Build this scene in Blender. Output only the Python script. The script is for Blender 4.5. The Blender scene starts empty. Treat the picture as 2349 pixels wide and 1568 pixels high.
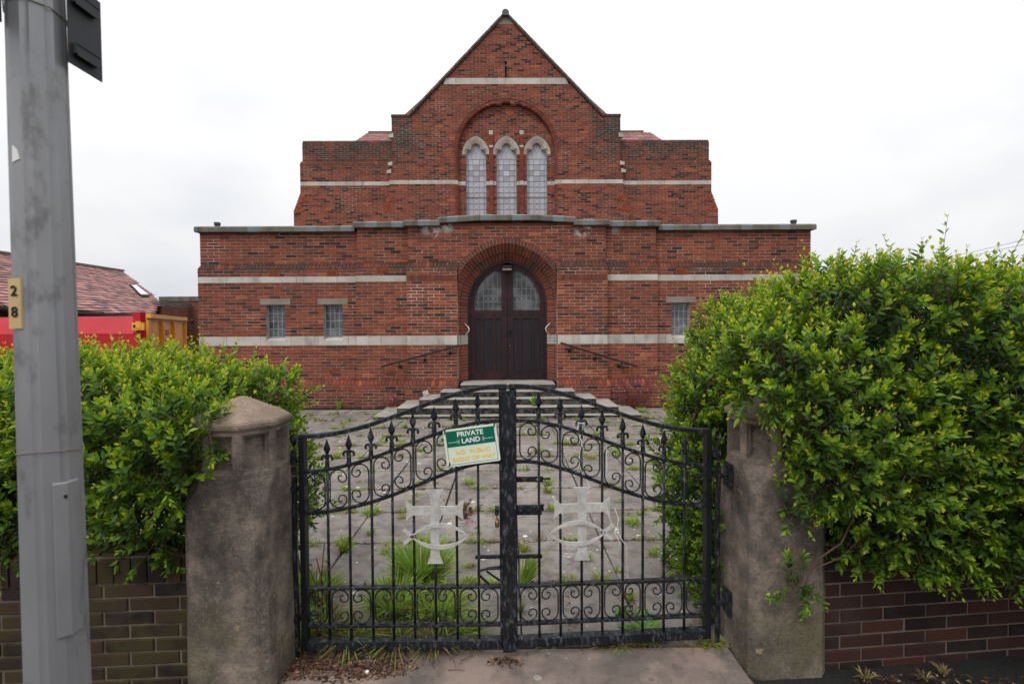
import bpy, bmesh, math, random
import numpy as np
from mathutils import Vector, Matrix, Euler
random.seed(7); np.random.seed(7)
RNG = np.random.default_rng(11)
S = bpy.context.scene
C = S.collection
R = math.radians
# ------------------------------------------------------------------ camera
CAM_H, PITCH, ROLL, YAW = 1.66, R(1.6), 0.006, R(0.5)
FPX = 2349 / 36.0 * 18.0                      # focal length in pixels of a 2349 wide picture
Fv = Vector((math.sin(YAW) * math.cos(PITCH), math.cos(YAW) * math.cos(PITCH), -math.sin(PITCH)))
Xh = Fv.cross(Vector((0, 0, 1))).normalized(); Uh = Xh.cross(Fv).normalized()
Rv = Xh * math.cos(ROLL) - Uh * math.sin(ROLL); Uv = Xh * math.sin(ROLL) + Uh * math.cos(ROLL)
CAMP = Vector((0, 0, CAM_H))
cd = bpy.data.cameras.new('camera'); cam = bpy.data.objects.new('camera', cd); C.objects.link(cam)
m = Matrix((Rv, Uv, -Fv)).transposed().to_4x4(); m.translation = CAMP
cam.matrix_world = m
cd.lens = 18; cd.sensor_width = 36; cd.clip_end = 2000; cd.clip_start = 0.05
cd.dof.use_dof = True; cd.dof.focus_distance = 4.2; cd.dof.aperture_fstop = 3.2
S.camera = cam
# ------------------------------------------------------------------ sky and sun (overcast)
w = bpy.data.worlds.new('World'); S.world = w; w.use_nodes = True
nt = w.node_tree; nt.nodes.clear()
sky = nt.nodes.new('ShaderNodeTexSky'); sky.sky_type = 'NISHITA'; sky.sun_disc = False
sky.sun_elevation = R(55); sky.sun_rotation = R(200)
bgs = nt.nodes.new('ShaderNodeBackground'); bgs.inputs[1].default_value = 0.10
nt.links.new(sky.outputs[0], bgs.inputs[0])
tc = nt.nodes.new('ShaderNodeTexCoord'); mp = nt.nodes.new('ShaderNodeMapping'); mp.inputs['Scale'].default_value = (1, 1, 2.2)
no = nt.nodes.new('ShaderNodeTexNoise'); no.inputs['Scale'].default_value = 1.7; no.inputs['Detail'].default_value = 5; no.inputs['Roughness'].default_value = .5
cr = nt.nodes.new('ShaderNodeValToRGB'); cr.color_ramp.elements[0].position = .40; cr.color_ramp.elements[0].color = (.78, .80, .85, 1)
cr.color_ramp.elements[1].position = .60; cr.color_ramp.elements[1].color = (1.0, 1.0, 1.0, 1)
nt.links.new(tc.outputs['Generated'], mp.inputs[0]); nt.links.new(mp.outputs[0], no.inputs[0]); nt.links.new(no.outputs[0], cr.inputs[0])
sx = nt.nodes.new('ShaderNodeSeparateXYZ'); nt.links.new(tc.outputs['Generated'], sx.inputs[0])
mr = nt.nodes.new('ShaderNodeMapRange'); mr.inputs[1].default_value = 0; mr.inputs[2].default_value = 1; mr.inputs[3].default_value = .94; mr.inputs[4].default_value = 2.5
pw = nt.nodes.new('ShaderNodeMath'); pw.operation = 'POWER'; pw.inputs[1].default_value = 1.9; pw.use_clamp = True; nt.links.new(sx.outputs[2], pw.inputs[0]); nt.links.new(pw.outputs[0], mr.inputs[0])                        # an overcast sky is brighter towards the zenith
bgc = nt.nodes.new('ShaderNodeBackground'); nt.links.new(mr.outputs[0], bgc.inputs[1]); nt.links.new(cr.outputs[0], bgc.inputs[0])
mx = nt.nodes.new('ShaderNodeMixShader'); mx.inputs[0].default_value = .93
nt.links.new(bgs.outputs[0], mx.inputs[1]); nt.links.new(bgc.outputs[0], mx.inputs[2])
wo = nt.nodes.new('ShaderNodeOutputWorld'); nt.links.new(mx.outputs[0], wo.inputs[0])
sd = bpy.data.lights.new('sun', 'SUN'); sd.energy = 1.4; sd.angle = R(25); sd.color = (1, .97, .93)
so = bpy.data.objects.new('sun', sd); C.objects.link(so)
_sd = Vector((-.45, -.75, 1.1)).normalized(); so.rotation_euler = _sd.to_track_quat('Z', 'Y').to_euler(); so.location = (0, -5, 20)
S.view_settings.view_transform = 'Standard'; S.view_settings.look = 'None'; S.view_settings.gamma = 1
S.view_settings.exposure = 0.0; S.view_settings.use_curve_mapping = False
# ------------------------------------------------------------------ measuring helpers: a point of the place seen at (x, y) of the photo
def ray(px, py): return (Rv * (px - 1174.5) - Uv * (py - 784) + Fv * FPX)
def W(px, py, Y): d = ray(px, py); return CAMP + d * (Y / d.y)       # on the plane y = Y
def G(px, py, z=0.0): d = ray(px, py); return CAMP + d * ((z - CAM_H) / d.z)   # on the level z
# ------------------------------------------------------------------ tagging
def tag(o, label=None, cat=None, group=None, kind=None):
    if label: o['label'] = label
    if cat: o['category'] = cat
    if group: o['group'] = group
    if kind: o['kind'] = kind
    return o
def empty(name, loc=(0, 0, 0)):
    o = bpy.data.objects.new(name, None); C.objects.link(o); o.location = loc; o.empty_display_size = .2; return o
LOCAL = [False]                               # True while a thing is built in its own coordinates
def world_of(o):
    b = Matrix.LocRotScale(o.location, o.rotation_euler, o.scale)
    return b if not o.parent else world_of(o.parent) @ o.matrix_parent_inverse @ b
def link(name, me, parent=None, mat=None):
    o = bpy.data.objects.new(name, me); C.objects.link(o)
    if mat is not None and not me.materials:
        for mm in (mat if isinstance(mat, (list, tuple)) else [mat]): me.materials.append(mm)
    if parent is not None:
        o.parent = parent
        if not LOCAL[0]: o.matrix_parent_inverse = world_of(parent).inverted()
    return o
# ------------------------------------------------------------------ mesh builder
class MB:
    def __init__(s): s.v = []; s.f = []; s.t = []; s.mi = []
    def poly(s, pts, faces, tone=.5, mi=0):
        b = len(s.v); s.v.extend([tuple(p) for p in pts])
        for f in faces: s.f.append([b + i for i in f]); s.t.append(tone); s.mi.append(mi)
        return s
    def box(s, x0, x1, y0, y1, z0, z1, tone=.5, mi=0):
        return s.poly([(x0, y0, z0), (x1, y0, z0), (x1, y1, z0), (x0, y1, z0), (x0, y0, z1), (x1, y0, z1), (x1, y1, z1), (x0, y1, z1)],
                      [(0, 1, 5, 4), (1, 2, 6, 5), (2, 3, 7, 6), (3, 0, 4, 7), (4, 5, 6, 7), (3, 2, 1, 0)], tone, mi)
    def hexa(s, p, tone=.5, mi=0):
        return s.poly(p, [(0, 1, 5, 4), (1, 2, 6, 5), (2, 3, 7, 6), (3, 0, 4, 7), (4, 5, 6, 7), (3, 2, 1, 0)], tone, mi)
    def obox(s, c, ax, ay, az, tone=.5, mi=0):
        c = Vector(c); ax = Vector(ax); ay = Vector(ay); az = Vector(az)
        return s.hexa([c - ax - ay - az, c + ax - ay - az, c + ax + ay - az, c - ax + ay - az, c - ax - ay + az, c + ax - ay + az, c + ax + ay + az, c - ax + ay + az], tone, mi)
    def bbox(s, x0, x1, y0, y1, z0, z1, b=.004, tone=.5, mi=0):      # box with its front (-y) edge chamfered
        p = [(x0, y0 + b, z0), (x1, y0 + b, z0), (x1, y0 + b, z1), (x0, y0 + b, z1), (x0 + b, y0, z0 + b), (x1 - b, y0, z0 + b), (x1 - b, y0, z1 - b), (x0 + b, y0, z1 - b),
             (x0, y1, z0), (x1, y1, z0), (x1, y1, z1), (x0, y1, z1)]
        return s.poly(p, [(4, 5, 6, 7), (0, 1, 5, 4), (1, 2, 6, 5), (2, 3, 7, 6), (3, 0, 4, 7), (8, 9, 1, 0), (9, 10, 2, 1), (10, 11, 3, 2), (11, 8, 0, 3)], tone, mi)
    def tube(s, pts, r, n=6, tone=.5, mi=0, cap=True, flat=None):
        pts = [Vector(p) for p in pts]; b = len(s.v); k = len(pts)
        rr = r if isinstance(r, (list, tuple)) else [r] * k
        up0 = None
        for i, p in enumerate(pts):
            t = (pts[min(i + 1, k - 1)] - pts[max(i - 1, 0)]).normalized()
            if up0 is None:
                up0 = Vector((0, 1, 0)) if abs(t.y) < .9 else Vector((1, 0, 0))
            u = (up0 - t * up0.dot(t)).normalized(); up0 = u; v = t.cross(u)
            for j in range(n):
                a = 2 * math.pi * (j + .5) / n
                fu = 1 if flat is None else flat
                q = p + u * (math.cos(a) * rr[i] * fu) + v * (math.sin(a) * rr[i]); s.v.append(tuple(q))
        for i in range(k - 1):
            for j in range(n):
                a = b + i * n + j; c = b + i * n + (j + 1) % n
                s.f.append([a, c, c + n, a + n]); s.t.append(tone); s.mi.append(mi)
        if cap:
            s.f.append([b + j for j in range(n)][::-1]); s.t.append(tone); s.mi.append(mi)
            s.f.append([b + (k - 1) * n + j for j in range(n)]); s.t.append(tone); s.mi.append(mi)
        return s
    def lathe(s, c, prof, n=10, tone=.5, mi=0, axis='z'):
        b = len(s.v)
        for r, z in prof:
            for j in range(n):
                a = 2 * math.pi * j / n
                if axis == 'z': s.v.append((c[0] + r * math.cos(a), c[1] + r * math.sin(a), c[2] + z))
                else: s.v.append((c[0] + r * math.cos(a), c[1] - z, c[2] + r * math.sin(a)))
        for i in range(len(prof) - 1):
            for j in range(n):
                a = b + i * n + j; d = b + i * n + (j + 1) % n
                s.f.append([a, d, d + n, a + n]); s.t.append(tone); s.mi.append(mi)
        s.f.append([b + j for j in range(n)][::-1]); s.t.append(tone); s.mi.append(mi)
        s.f.append([b + (len(prof) - 1) * n + j for j in range(n)]); s.t.append(tone); s.mi.append(mi)
        return s
    def prism(s, pts2, y0, y1, tone=.5, mi=0):     # outline in x, z (counter-clockwise seen from the front, -y)
        n = len(pts2); b = len(s.v)
        s.v.extend([(x, y0, z) for x, z in pts2]); s.v.extend([(x, y1, z) for x, z in pts2])
        s.f.append([b + i for i in range(n)]); s.t.append(tone); s.mi.append(mi)
        s.f.append([b + n + i for i in range(n)][::-1]); s.t.append(tone); s.mi.append(mi)
        for i in range(n):
            j = (i + 1) % n; s.f.append([b + i, b + n + i, b + n + j, b + j]); s.t.append(tone); s.mi.append(mi)
        return s
    def mesh(s, name, mats, smooth=False):
        me = bpy.data.meshes.new(name); me.from_pydata(s.v, [], s.f)
        for mm in (mats if isinstance(mats, (list, tuple)) else [mats]): me.materials.append(mm)
        a = me.attributes.new('tone', 'FLOAT', 'FACE'); a.data.foreach_set('value', s.t)
        me.polygons.foreach_set('material_index', s.mi)
        if smooth: me.polygons.foreach_set('use_smooth', [True] * len(s.f))
        me.update(); return me
    def build(s, name, mats, parent=None, smooth=False, kind=None, bevel=None):
        o = link(name, s.mesh(name, mats, smooth), parent)
        if kind: o['kind'] = kind
        if bevel:
            bm = bmesh.new(); bm.from_mesh(o.data); bmesh.ops.remove_doubles(bm, verts=bm.verts, dist=1e-5)
            bmesh.ops.recalc_face_normals(bm, faces=bm.faces)
            bmesh.ops.bevel(bm, geom=[e for e in bm.edges if e.is_manifold and e.calc_face_angle(0) > .5], offset=bevel, segments=2, affect='EDGES', profile=.5)
            bm.to_mesh(o.data); bm.free()
        return o
# ------------------------------------------------------------------ material builder
class NM:
    def __init__(s, name):
        s.m = bpy.data.materials.new(name); s.m.use_nodes = True; s.t = s.m.node_tree; s.b = s.t.nodes['Principled BSDF']
        s.geo = s.t.nodes.new('ShaderNodeNewGeometry'); s.pos = s.geo.outputs['Position']
    def n(s, ty, **k):
        x = s.t.nodes.new(ty)
        for a, v in k.items(): setattr(x, a, v)
        return x
    def l(s, a, b): s.t.links.new(a, b)
    def noise(s, scale, detail=4, rough=.55, vec=None, stretch=None, dist=0):
        x = s.n('ShaderNodeTexNoise'); x.inputs['Scale'].default_value = scale; x.inputs['Detail'].default_value = detail; x.inputs['Roughness'].default_value = rough
        x.inputs['Distortion'].default_value = dist
        v = vec or s.pos
        if stretch:
            mp = s.n('ShaderNodeMapping'); mp.inputs['Scale'].default_value = stretch; s.l(v, mp.inputs[0]); v = mp.outputs[0]
        s.l(v, x.inputs[0]); return x.outputs[0]
    def ramp(s, fac, stops):
        x = s.n('ShaderNodeValToRGB'); e = x.color_ramp.elements
        while len(e) < len(stops): e.new(.5)
        for i, (p, c) in enumerate(stops):
            e[i].position = p; e[i].color = (*c, 1) if len(c) == 3 else c
        s.l(fac, x.inputs[0]); return x.outputs[0]
    def step(s, fac, a, b):
        x = s.n('ShaderNodeMapRange'); x.interpolation_type = 'SMOOTHSTEP'; x.inputs[1].default_value = a; x.inputs[2].default_value = b
        s.l(fac, x.inputs[0]); return x.outputs[0]
    def mix(s, fac, a, b, bt='MIX'):
        x = s.n('ShaderNodeMix', data_type='RGBA', blend_type=bt)
        for i, v in ((0, fac), (6, a), (7, b)):
            if hasattr(v, 'links'): s.l(v, x.inputs[i])
            else: x.inputs[i].default_value = v if i == 0 else ((*v, 1) if len(v) == 3 else v)
        return x.outputs[2]
    def math(s, op, a, b=0.0):
        x = s.n('ShaderNodeMath', operation=op)
        for i, v in enumerate((a, b)):
            if hasattr(v, 'links'): s.l(v, x.inputs[i])
            else: x.inputs[i].default_value = v
        return x.outputs[0]
    def attr(s, name='tone'):
        x = s.n('ShaderNodeAttribute'); x.attribute_name = name; return x.outputs['Fac']
    def sep(s):
        x = s.n('ShaderNodeSeparateXYZ'); s.l(s.pos, x.inputs[0]); return x.outputs
    def near(s, p, r0, r1):                       # 1 close to the point p, 0 away from it
        x = s.n('ShaderNodeVectorMath', operation='DISTANCE'); s.l(s.pos, x.inputs[0]); x.inputs[1].default_value = p
        return s.step(x.outputs['Value'], r1, r0)
    def bump(s, h, strength=.3, dist=.01):
        x = s.n('ShaderNodeBump'); x.inputs['Strength'].default_value = strength; x.inputs['Distance'].default_value = dist
        s.l(h, x.inputs['Height']); s.l(x.outputs[0], s.b.inputs['Normal'])
    def done(s, col=None, rough=.85, spec=.3, metal=0):
        if col is not None:
            if hasattr(col, 'links'): s.l(col, s.b.inputs['Base Color'])
            else: s.b.inputs['Base Color'].default_value = (*col, 1)
        if hasattr(rough, 'links'): s.l(rough, s.b.inputs['Roughness'])
        else: s.b.inputs['Roughness'].default_value = rough
        s.b.inputs['Specular IOR Level'].default_value = spec; s.b.inputs['Metallic'].default_value = metal
        return s.m
def simple(name, col, rough=.6, metal=0, spec=.4, var=.25, scale=12, bump=.1):
    k = NM(name); nz = k.noise(scale, 5)
    lo = tuple(c * (1 - var) for c in col); hi = tuple(min(1, c * (1 + var)) for c in col)
    c = k.ramp(nz, [(.3, lo), (.7, hi)])
    if bump: k.bump(k.noise(scale * 6, 3), bump, .004)
    return k.done(c, rough, spec, metal)
EFF = [(-1.62, 10.53, 3.70), (-1.45, 10.53, 3.66), (-1.22, 10.53, 3.74), (1.52, 10.53, 3.62), (1.70, 10.53, 3.71), (2.25, 10.6, 3.71)]
def brick_mat(name, stops, soot=True, moss=0.0):
    k = NM(name); t = k.attr(); c = k.ramp(t, stops)
    f1 = k.noise(38, 4, .6); c = k.mix(k.step(f1, .25, .8), c, k.mix(.45, c, (.03, .02, .02)))
    f2 = k.noise(3.1, 5, .6); c = k.mix(k.math('MULTIPLY', k.step(f2, .5, .78), .55), c, (.055, .030, .028))
    c = k.mix(k.math('MULTIPLY', k.step(k.noise(1.9, 5, .65, stretch=(1, 1, .14)), .56, .74), .25 if soot else .5), c, (.035, .026, .022))
    if soot:
        z = k.sep()[2]
        # soot and damp staining under the copings and on the weathered offsets
        s1 = k.math('MULTIPLY', k.step(z, 2.80, 2.88), k.step(z, 3.06, 3.0))
        s2 = k.math('MULTIPLY', k.step(z, 6.2, 7.5), k.step(z, 9.2, 8.2))
        x = k.math('ABSOLUTE', k.sep()[0]); s2 = k.math('MULTIPLY', s2, k.step(x, 2.0, 3.3))
        s3 = k.step(z, .5, .0)
        st = k.math('MAXIMUM', k.math('MULTIPLY', s1, 1.0), k.math('MAXIMUM', k.math('MULTIPLY', s2, 1.3), k.math('MULTIPLY', s3, .5)))
        st = k.math('MULTIPLY', st, k.step(k.noise(2.2, 6, .65), .30, .62))
        c = k.mix(k.math('MULTIPLY', st, .82), c, (.045, .035, .03))
        e = None
        for p in EFF:
            q = k.near(p, .02, .19); e = q if e is None else k.math('MAXIMUM', e, q)
        e = k.math('MULTIPLY', e, k.step(k.noise(7, 5, .6), .46, .50))
        c = k.mix(k.math('MULTIPLY', e, .9), c, (.50, .475, .44))
        sp = k.step(k.noise(24, 2, .5), .745, .77); c = k.mix(k.math('MULTIPLY', sp, .7), c, (.55, .5, .45))
    if moss:
        c = k.mix(k.math('MULTIPLY', k.step(k.noise(4.5, 6, .65), .38, .6), moss), c, (.050, .040, .013))
    k.bump(k.noise(120, 5, .6), .5, .004)
    return k.done(c, .9, .25)
# ------------------------------------------------------------------ materials
RED = [(0.0, (.035, .018, .016)), (.18, (.060, .022, .020)), (.30, (.145, .045, .030)), (.6, (.245, .060, .034)), (.85, (.320, .085, .044)), (1, (.43, .12, .055))]
M = {}
M['brick'] = brick_mat('red_brick', RED)
M['brick_street'] = brick_mat('dark_street_brick', [(0, (.012, .007, .006)), (.4, (.028, .011, .008)), (.8, (.046, .015, .010)), (1, (.062, .019, .011))], soot=False)
M['brick_mossy'] = brick_mat('mossy_street_brick', [(0, (.012, .009, .008)), (.5, (.028, .017, .011)), (1, (.05, .028, .016))], soot=False, moss=.75)
k = NM('mortar'); c = k.ramp(k.noise(6, 5, .6), [(.3, (.24, .185, .14)), (.6, (.42, .34, .26)), (.75, (.50, .43, .35))])
c = k.mix(k.step(k.noise(1.1, 4, .6), .55, .70), c, (.60, .56, .50))
e = None
for p in EFF:
    q = k.near(p, .02, .20); e = q if e is None else k.math('MAXIMUM', e, q)
c = k.mix(k.math('MULTIPLY', e, k.step(k.noise(9, 5, .6), .38, .48)), c, (.52, .50, .47))
M['mortar'] = k.done(c, .95, .1)
M['mortar_grey'] = simple('mortar_grey', (.125, .10, .078), .95, spec=.1, var=.35, scale=9)
def brick_tex(name, sc=1.0, cols=((.26, .078, .048), (.16, .052, .038)), mortar=(.24, .19, .15), rot=None):
    k = NM(name); b = k.n('ShaderNodeTexBrick'); mp = k.n('ShaderNodeMapping')
    mp.inputs['Rotation'].default_value = rot or (R(90), 0, 0)
    k.l(k.pos, mp.inputs[0]); k.l(mp.outputs[0], b.inputs[0])
    b.inputs['Color1'].default_value = (*cols[0], 1); b.inputs['Color2'].default_value = (*cols[1], 1); b.inputs['Mortar'].default_value = (*mortar, 1)
    b.inputs['Scale'].default_value = 1; b.inputs['Brick Width'].default_value = .2315 * sc; b.inputs['Row Height'].default_value = .0655 * sc
    b.inputs['Mortar Size'].default_value = .006 * sc; b.inputs['Mortar Smooth'].default_value = .3
    c = k.mix(k.step(k.noise(1.2, 5, .6), .42, .7), b.outputs[0], k.mix(.5, b.outputs[0], (.05, .035, .03)))
    k.bump(k.math('SUBTRACT', 1.0, b.outputs['Fac']), .5, .006)
    return k.done(c, .9, .2)
M['brick_side'] = brick_tex('brick_side', rot=(R(90), 0, R(90)))
M['brick_far'] = brick_tex('brick_far')
def stone(name, lo, hi, streak=.5, moss=0, speck=.35, rough=.9):
    k = NM(name); c = k.ramp(k.noise(2.3, 6, .6), [(.3, lo), (.7, hi)])
    t = k.attr(); c = k.mix(k.math('MULTIPLY', t, .5), c, k.mix(.5, c, (.10, .10, .09)))
    c = k.mix(k.math('MULTIPLY', k.step(k.noise(260, 2, .5), .5, .68), speck), c, (.07, .065, .06))
    c = k.mix(k.math('MULTIPLY', k.step(k.noise(5, 5, .6, stretch=(1, 1, .18)), .5, .75), streak), c, (.055, .05, .045))
    if moss: c = k.mix(k.math('MULTIPLY', k.step(k.noise(3.5, 6, .7), .5, .64), moss), c, (.10, .09, .035))
    k.bump(k.noise(90, 5, .65), .45, .005)
    return k.done(c, rough, .25)
M['band'] = stone('band_stone', (.40, .37, .325), (.61, .57, .515), .42)
M['lintel'] = stone('lintel_stone', (.20, .165, .125), (.30, .25, .20), .2)
M['coping'] = stone('coping_stone', (.085, .08, .068), (.21, .195, .17), .8, moss=.25)
M['lead_patch'] = simple('lead_patch', (.135, .155, .155), .55, spec=.4, var=.15)
M['lancet_stone'] = stone('lancet_stone', (.36, .33, .28), (.55, .50, .44), .45)
k = NM('pillar_stone'); c = k.ramp(k.noise(3.6, 12, .74), [(.32, (.050, .043, .039)), (.48, (.125, .104, .088)), (.62, (.26, .205, .165)), (.75, (.36, .27, .20))])
c = k.mix(k.math('MULTIPLY', k.step(k.noise(6, 6, .7, stretch=(1, 1, .4)), .52, .72), .7), c, (.040, .035, .033))
z = k.sep()[2]; c = k.mix(k.math('MULTIPLY', k.step(z, 1.14, 1.30), .55), c, (.32, .235, .165))
c = k.mix(k.math('MULTIPLY', k.math('MULTIPLY', k.step(z, .55, .15), k.step(k.noise(3.3, 6, .6), .4, .6)), .6), c, (.13, .12, .055))
c = k.mix(k.math('MULTIPLY', k.step(k.noise(14, 3, .5), .68, .74), .7), c, (.36, .28, .16))
c = k.mix(k.math('MULTIPLY', k.step(k.noise(75, 4, .75), .46, .66), .45), c, k.mix(.75, c, (.02, .017, .015)))
c = k.mix(k.math('MULTIPLY', k.step(k.noise(95, 3, .7, vec=None), .60, .72), .5), c, (.42, .34, .27))
k.bump(k.math('ADD', k.noise(90, 6, .75), k.math('MULTIPLY', k.noise(30, 4, .6), 1.2)), .75, .006)
M['pillar'] = k.done(c, .95, .15)
def slabmat(name, lo, hi, lich=.8, pink=0):
    k = NM(name); t = k.attr(); c = k.ramp(k.noise(1.5, 7, .65), [(.25, lo), (.72, hi)])
    c = k.mix(k.math('MULTIPLY', t, .55), c, k.mix(.6, c, (.13, .12, .11)))
    c = k.mix(k.math('MULTIPLY', k.step(k.noise(7, 6, .7), .47, .60), .62), c, (.105, .090, .080))
    c = k.mix(k.math('MULTIPLY', k.step(k.noise(1.1, 4, .6), .5, .7), .35), c, (.42, .35, .30))
    c = k.mix(k.math('MULTIPLY', k.step(k.noise(70, 3, .7), .5, .7), .4), c, (.09, .08, .075))
    c = k.mix(k.step(k.noise(330, 2, .5), .40, .72), c, k.mix(.55, c, (.05, .047, .045)))
    if pink: c = k.mix(k.math('MULTIPLY', k.step(k.noise(2.8, 5, .6), .48, .62), pink), c, (.36, .27, .225))
    v = k.n('ShaderNodeTexVoronoi'); v.inputs['Scale'].default_value = 6.5; k.l(k.pos, v.inputs[0])
    nz = k.noise(28, 4, .6); d = k.math('ADD', v.outputs['Distance'], k.math('MULTIPLY', nz, .10))
    sel = k.n('ShaderNodeSeparateColor'); k.l(v.outputs['Color'], sel.inputs[0])
    li = k.math('MULTIPLY', k.step(d, .20, .17), k.step(sel.outputs[0], .70, .72)); c = k.mix(k.math('MULTIPLY', li, lich), c, (.60, .585, .55))
    v2 = k.n('ShaderNodeTexVoronoi'); v2.inputs['Scale'].default_value = 21; k.l(k.pos, v2.inputs[0]); s2 = k.n('ShaderNodeSeparateColor'); k.l(v2.outputs['Color'], s2.inputs[0])
    li2 = k.math('MULTIPLY', k.step(v2.outputs['Distance'], .2, .15), k.step(s2.outputs[1], .86, .88)); c = k.mix(k.math('MULTIPLY', li2, lich), c, (.58, .57, .52))
    li3 = k.math('MULTIPLY', k.step(v2.outputs['Distance'], .33, .25), k.step(s2.outputs[0], .86, .88)); c = k.mix(k.math('MULTIPLY', li3, .5), c, (.09, .075, .06))
    k.bump(k.noise(200, 5, .7), .5, .004)
    return k.done(c, .92, .22)
M['slab'] = slabmat('paving_slab', (.125, .108, .098), (.35, .315, .285), .85, .15)
M['apron'] = slabmat('apron_concrete', (.13, .105, .09), (.27, .20, .165), .25, pink=.45)
M['step'] = stone('step_stone', (.25, .23, .20), (.42, .39, .35), .3)
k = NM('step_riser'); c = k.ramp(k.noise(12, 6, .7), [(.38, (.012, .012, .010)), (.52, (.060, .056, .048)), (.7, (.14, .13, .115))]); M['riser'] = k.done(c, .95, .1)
k = NM('soil'); c = k.ramp(k.noise(14, 7, .7), [(.3, (.022, .016, .011)), (.55, (.06, .042, .028)), (.75, (.13, .09, .06))]); k.bump(k.noise(60, 6, .7), .8, .02); M['soil'] = k.done(c, .95, .1)
k = NM('asphalt'); c = k.ramp(k.noise(180, 3, .6), [(.3, (.010, .010, .011)), (.6, (.028, .027, .026)), (.75, (.09, .088, .084))]); c = k.mix(k.step(k.noise(3, 5, .6), .5, .7), c, k.mix(.5, c, (.02, .018, .015))); k.bump(k.noise(160, 4, .7), .8, .006); M['asphalt'] = k.done(c, .93, .2)
# painted iron: black paint with chalky worn bloom
k = NM('black_iron'); c = k.ramp(k.noise(9, 7, .7), [(.38, (.004, .005, .007)), (.62, (.012, .014, .019)), (.82, (.04, .043, .052))])
c = k.mix(k.math('MULTIPLY', k.step(k.noise(60, 5, .7, stretch=(1, 1, .3)), .50, .70), .5), c, (.17, .175, .19)); k.bump(k.noise(180, 4, .6), .3, .002)
M['iron'] = k.done(c, k.ramp(k.noise(20, 4), [(.3, (.38,) * 3), (.7, (.66,) * 3)]), .28)
M['iron_dark'] = simple('black_iron_smooth', (.007, .008, .010), .45, spec=.28, var=.4)
k = NM('worn_silver_paint'); c = k.ramp(k.noise(24, 6, .7), [(.3, (.33, .31, .29)), (.6, (.50, .49, .47)), (.8, (.62, .62, .61))])
c = k.mix(k.math('MULTIPLY', k.step(k.noise(7, 6, .7), .56, .75), .6), c, (.30, .21, .16)); M['silver'] = k.done(c, .55, .4)
M['wood_dark'] = (lambda k: k.done(k.mix(k.step(k.noise(1.6, 4, .6), .45, .7), k.ramp(k.noise(9, 6, .6, stretch=(5, 1, .25)), [(.3, (.011, .006, .008)), (.7, (.028, .011, .014))]), (.045, .011, .013)), .5, .3))(NM('dark_door_paint'))
M['wood_panel'] = (lambda k: k.done(k.ramp(k.noise(9, 6, .6, stretch=(5, 1, .25)), [(.3, (.009, .007, .011)), (.7, (.022, .015, .020))]), .5, .3))(NM('door_panel_paint'))
M['stud'] = simple('door_stud', (.006, .006, .007), .5)
def glass(name, lo, hi, rough=.12):
    k = NM(name); t = k.attr(); c = k.ramp(t, [(0, lo), (1, hi)]); c = k.mix(k.step(k.noise(3, 4), .4, .7), c, k.mix(.25, c, (.5, .5, .5)))
    k.bump(k.noise(45, 3), .12, .004); return k.done(c, rough, .5)
M['lancet_glass'] = glass('frosted_lancet_glass', (.17, .165, .18), (.47, .49, .54), .30)
M['win_glass'] = glass('dark_window_glass', (.025, .03, .032), (.12, .135, .15), .12)
M['door_glass'] = glass('door_glass', (.018, .02, .02), (.07, .075, .075), .32)
M['lead_dark'] = simple('lancet_lead', (.15, .155, .175), .6, var=.2)
M['lead'] = simple('window_lead', (.33, .35, .38), .6, var=.2)
M['lead_pale'] = simple('pale_window_lead', (.24, .25, .28), .6, var=.2)
M['vent'] = simple('terracotta_vent', (.30, .075, .035), .8)
M['black'] = simple('black_void', (.006, .006, .007), .9, var=.1, bump=0)
M['pipe'] = simple('grey_pipe', (.05, .05, .06), .5)
M['rail'] = simple('oxblood_rail_paint', (.022, .007, .006), .35, spec=.5, var=.4)
M['white'] = simple('white_paint', (.72, .71, .69), .4, var=.06)
M['brass'] = simple('brass', (.42, .24, .10), .35, metal=.9, var=.35)
def slate(name, cols):
    k = NM(name); c = k.ramp(k.attr(), cols); c = k.mix(k.step(k.noise(20, 5, .6), .35, .75), c, k.mix(.45, c, (.06, .045, .055)))
    return k.done(c, .62, .35)
M['slate'] = slate('red_slate', [(0, (.10, .05, .052)), (.25, (.20, .082, .075)), (.6, (.30, .125, .11)), (1, (.44, .21, .17))])
M['tile_top'] = slate('brown_tile', [(0, (.11, .085, .065)), (1, (.26, .20, .15))])
# ------------------------------------------------------------------ ground
def sheet(name, x0, x1, y0, y1, z, mat):
    b = MB(); b.poly([(x0, y0, z), (x1, y0, z), (x1, y1, z), (x0, y1, z)], [(0, 1, 2, 3)]); return tag(b.build(name, mat), kind='structure')
sheet('ground', -400, 400, -60, 900, -.075, M['soil'])
sheet('pavement', -40, 40, -6, 2.56, -.035, M['asphalt'])
sheet('yard_bed', -12.5, 12, 2.57, 12, -.030, M['soil'])
ap = MB(); ap.poly([(-1.12, 1.2, .0), (1.13, 1.2, .0), (1.13, 2.60, .0), (-1.12, 2.60, .0), (-1.20, 1.2, -.04), (1.30, 1.2, -.04), (1.16, 2.6, -.04), (-1.14, 2.6, -.04)], [(0, 1, 2, 3), (0, 3, 7, 4), (1, 5, 6, 2), (0, 4, 5, 1)])
ap = tag(ap.build('entrance_apron', M['apron']), kind='structure')
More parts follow.
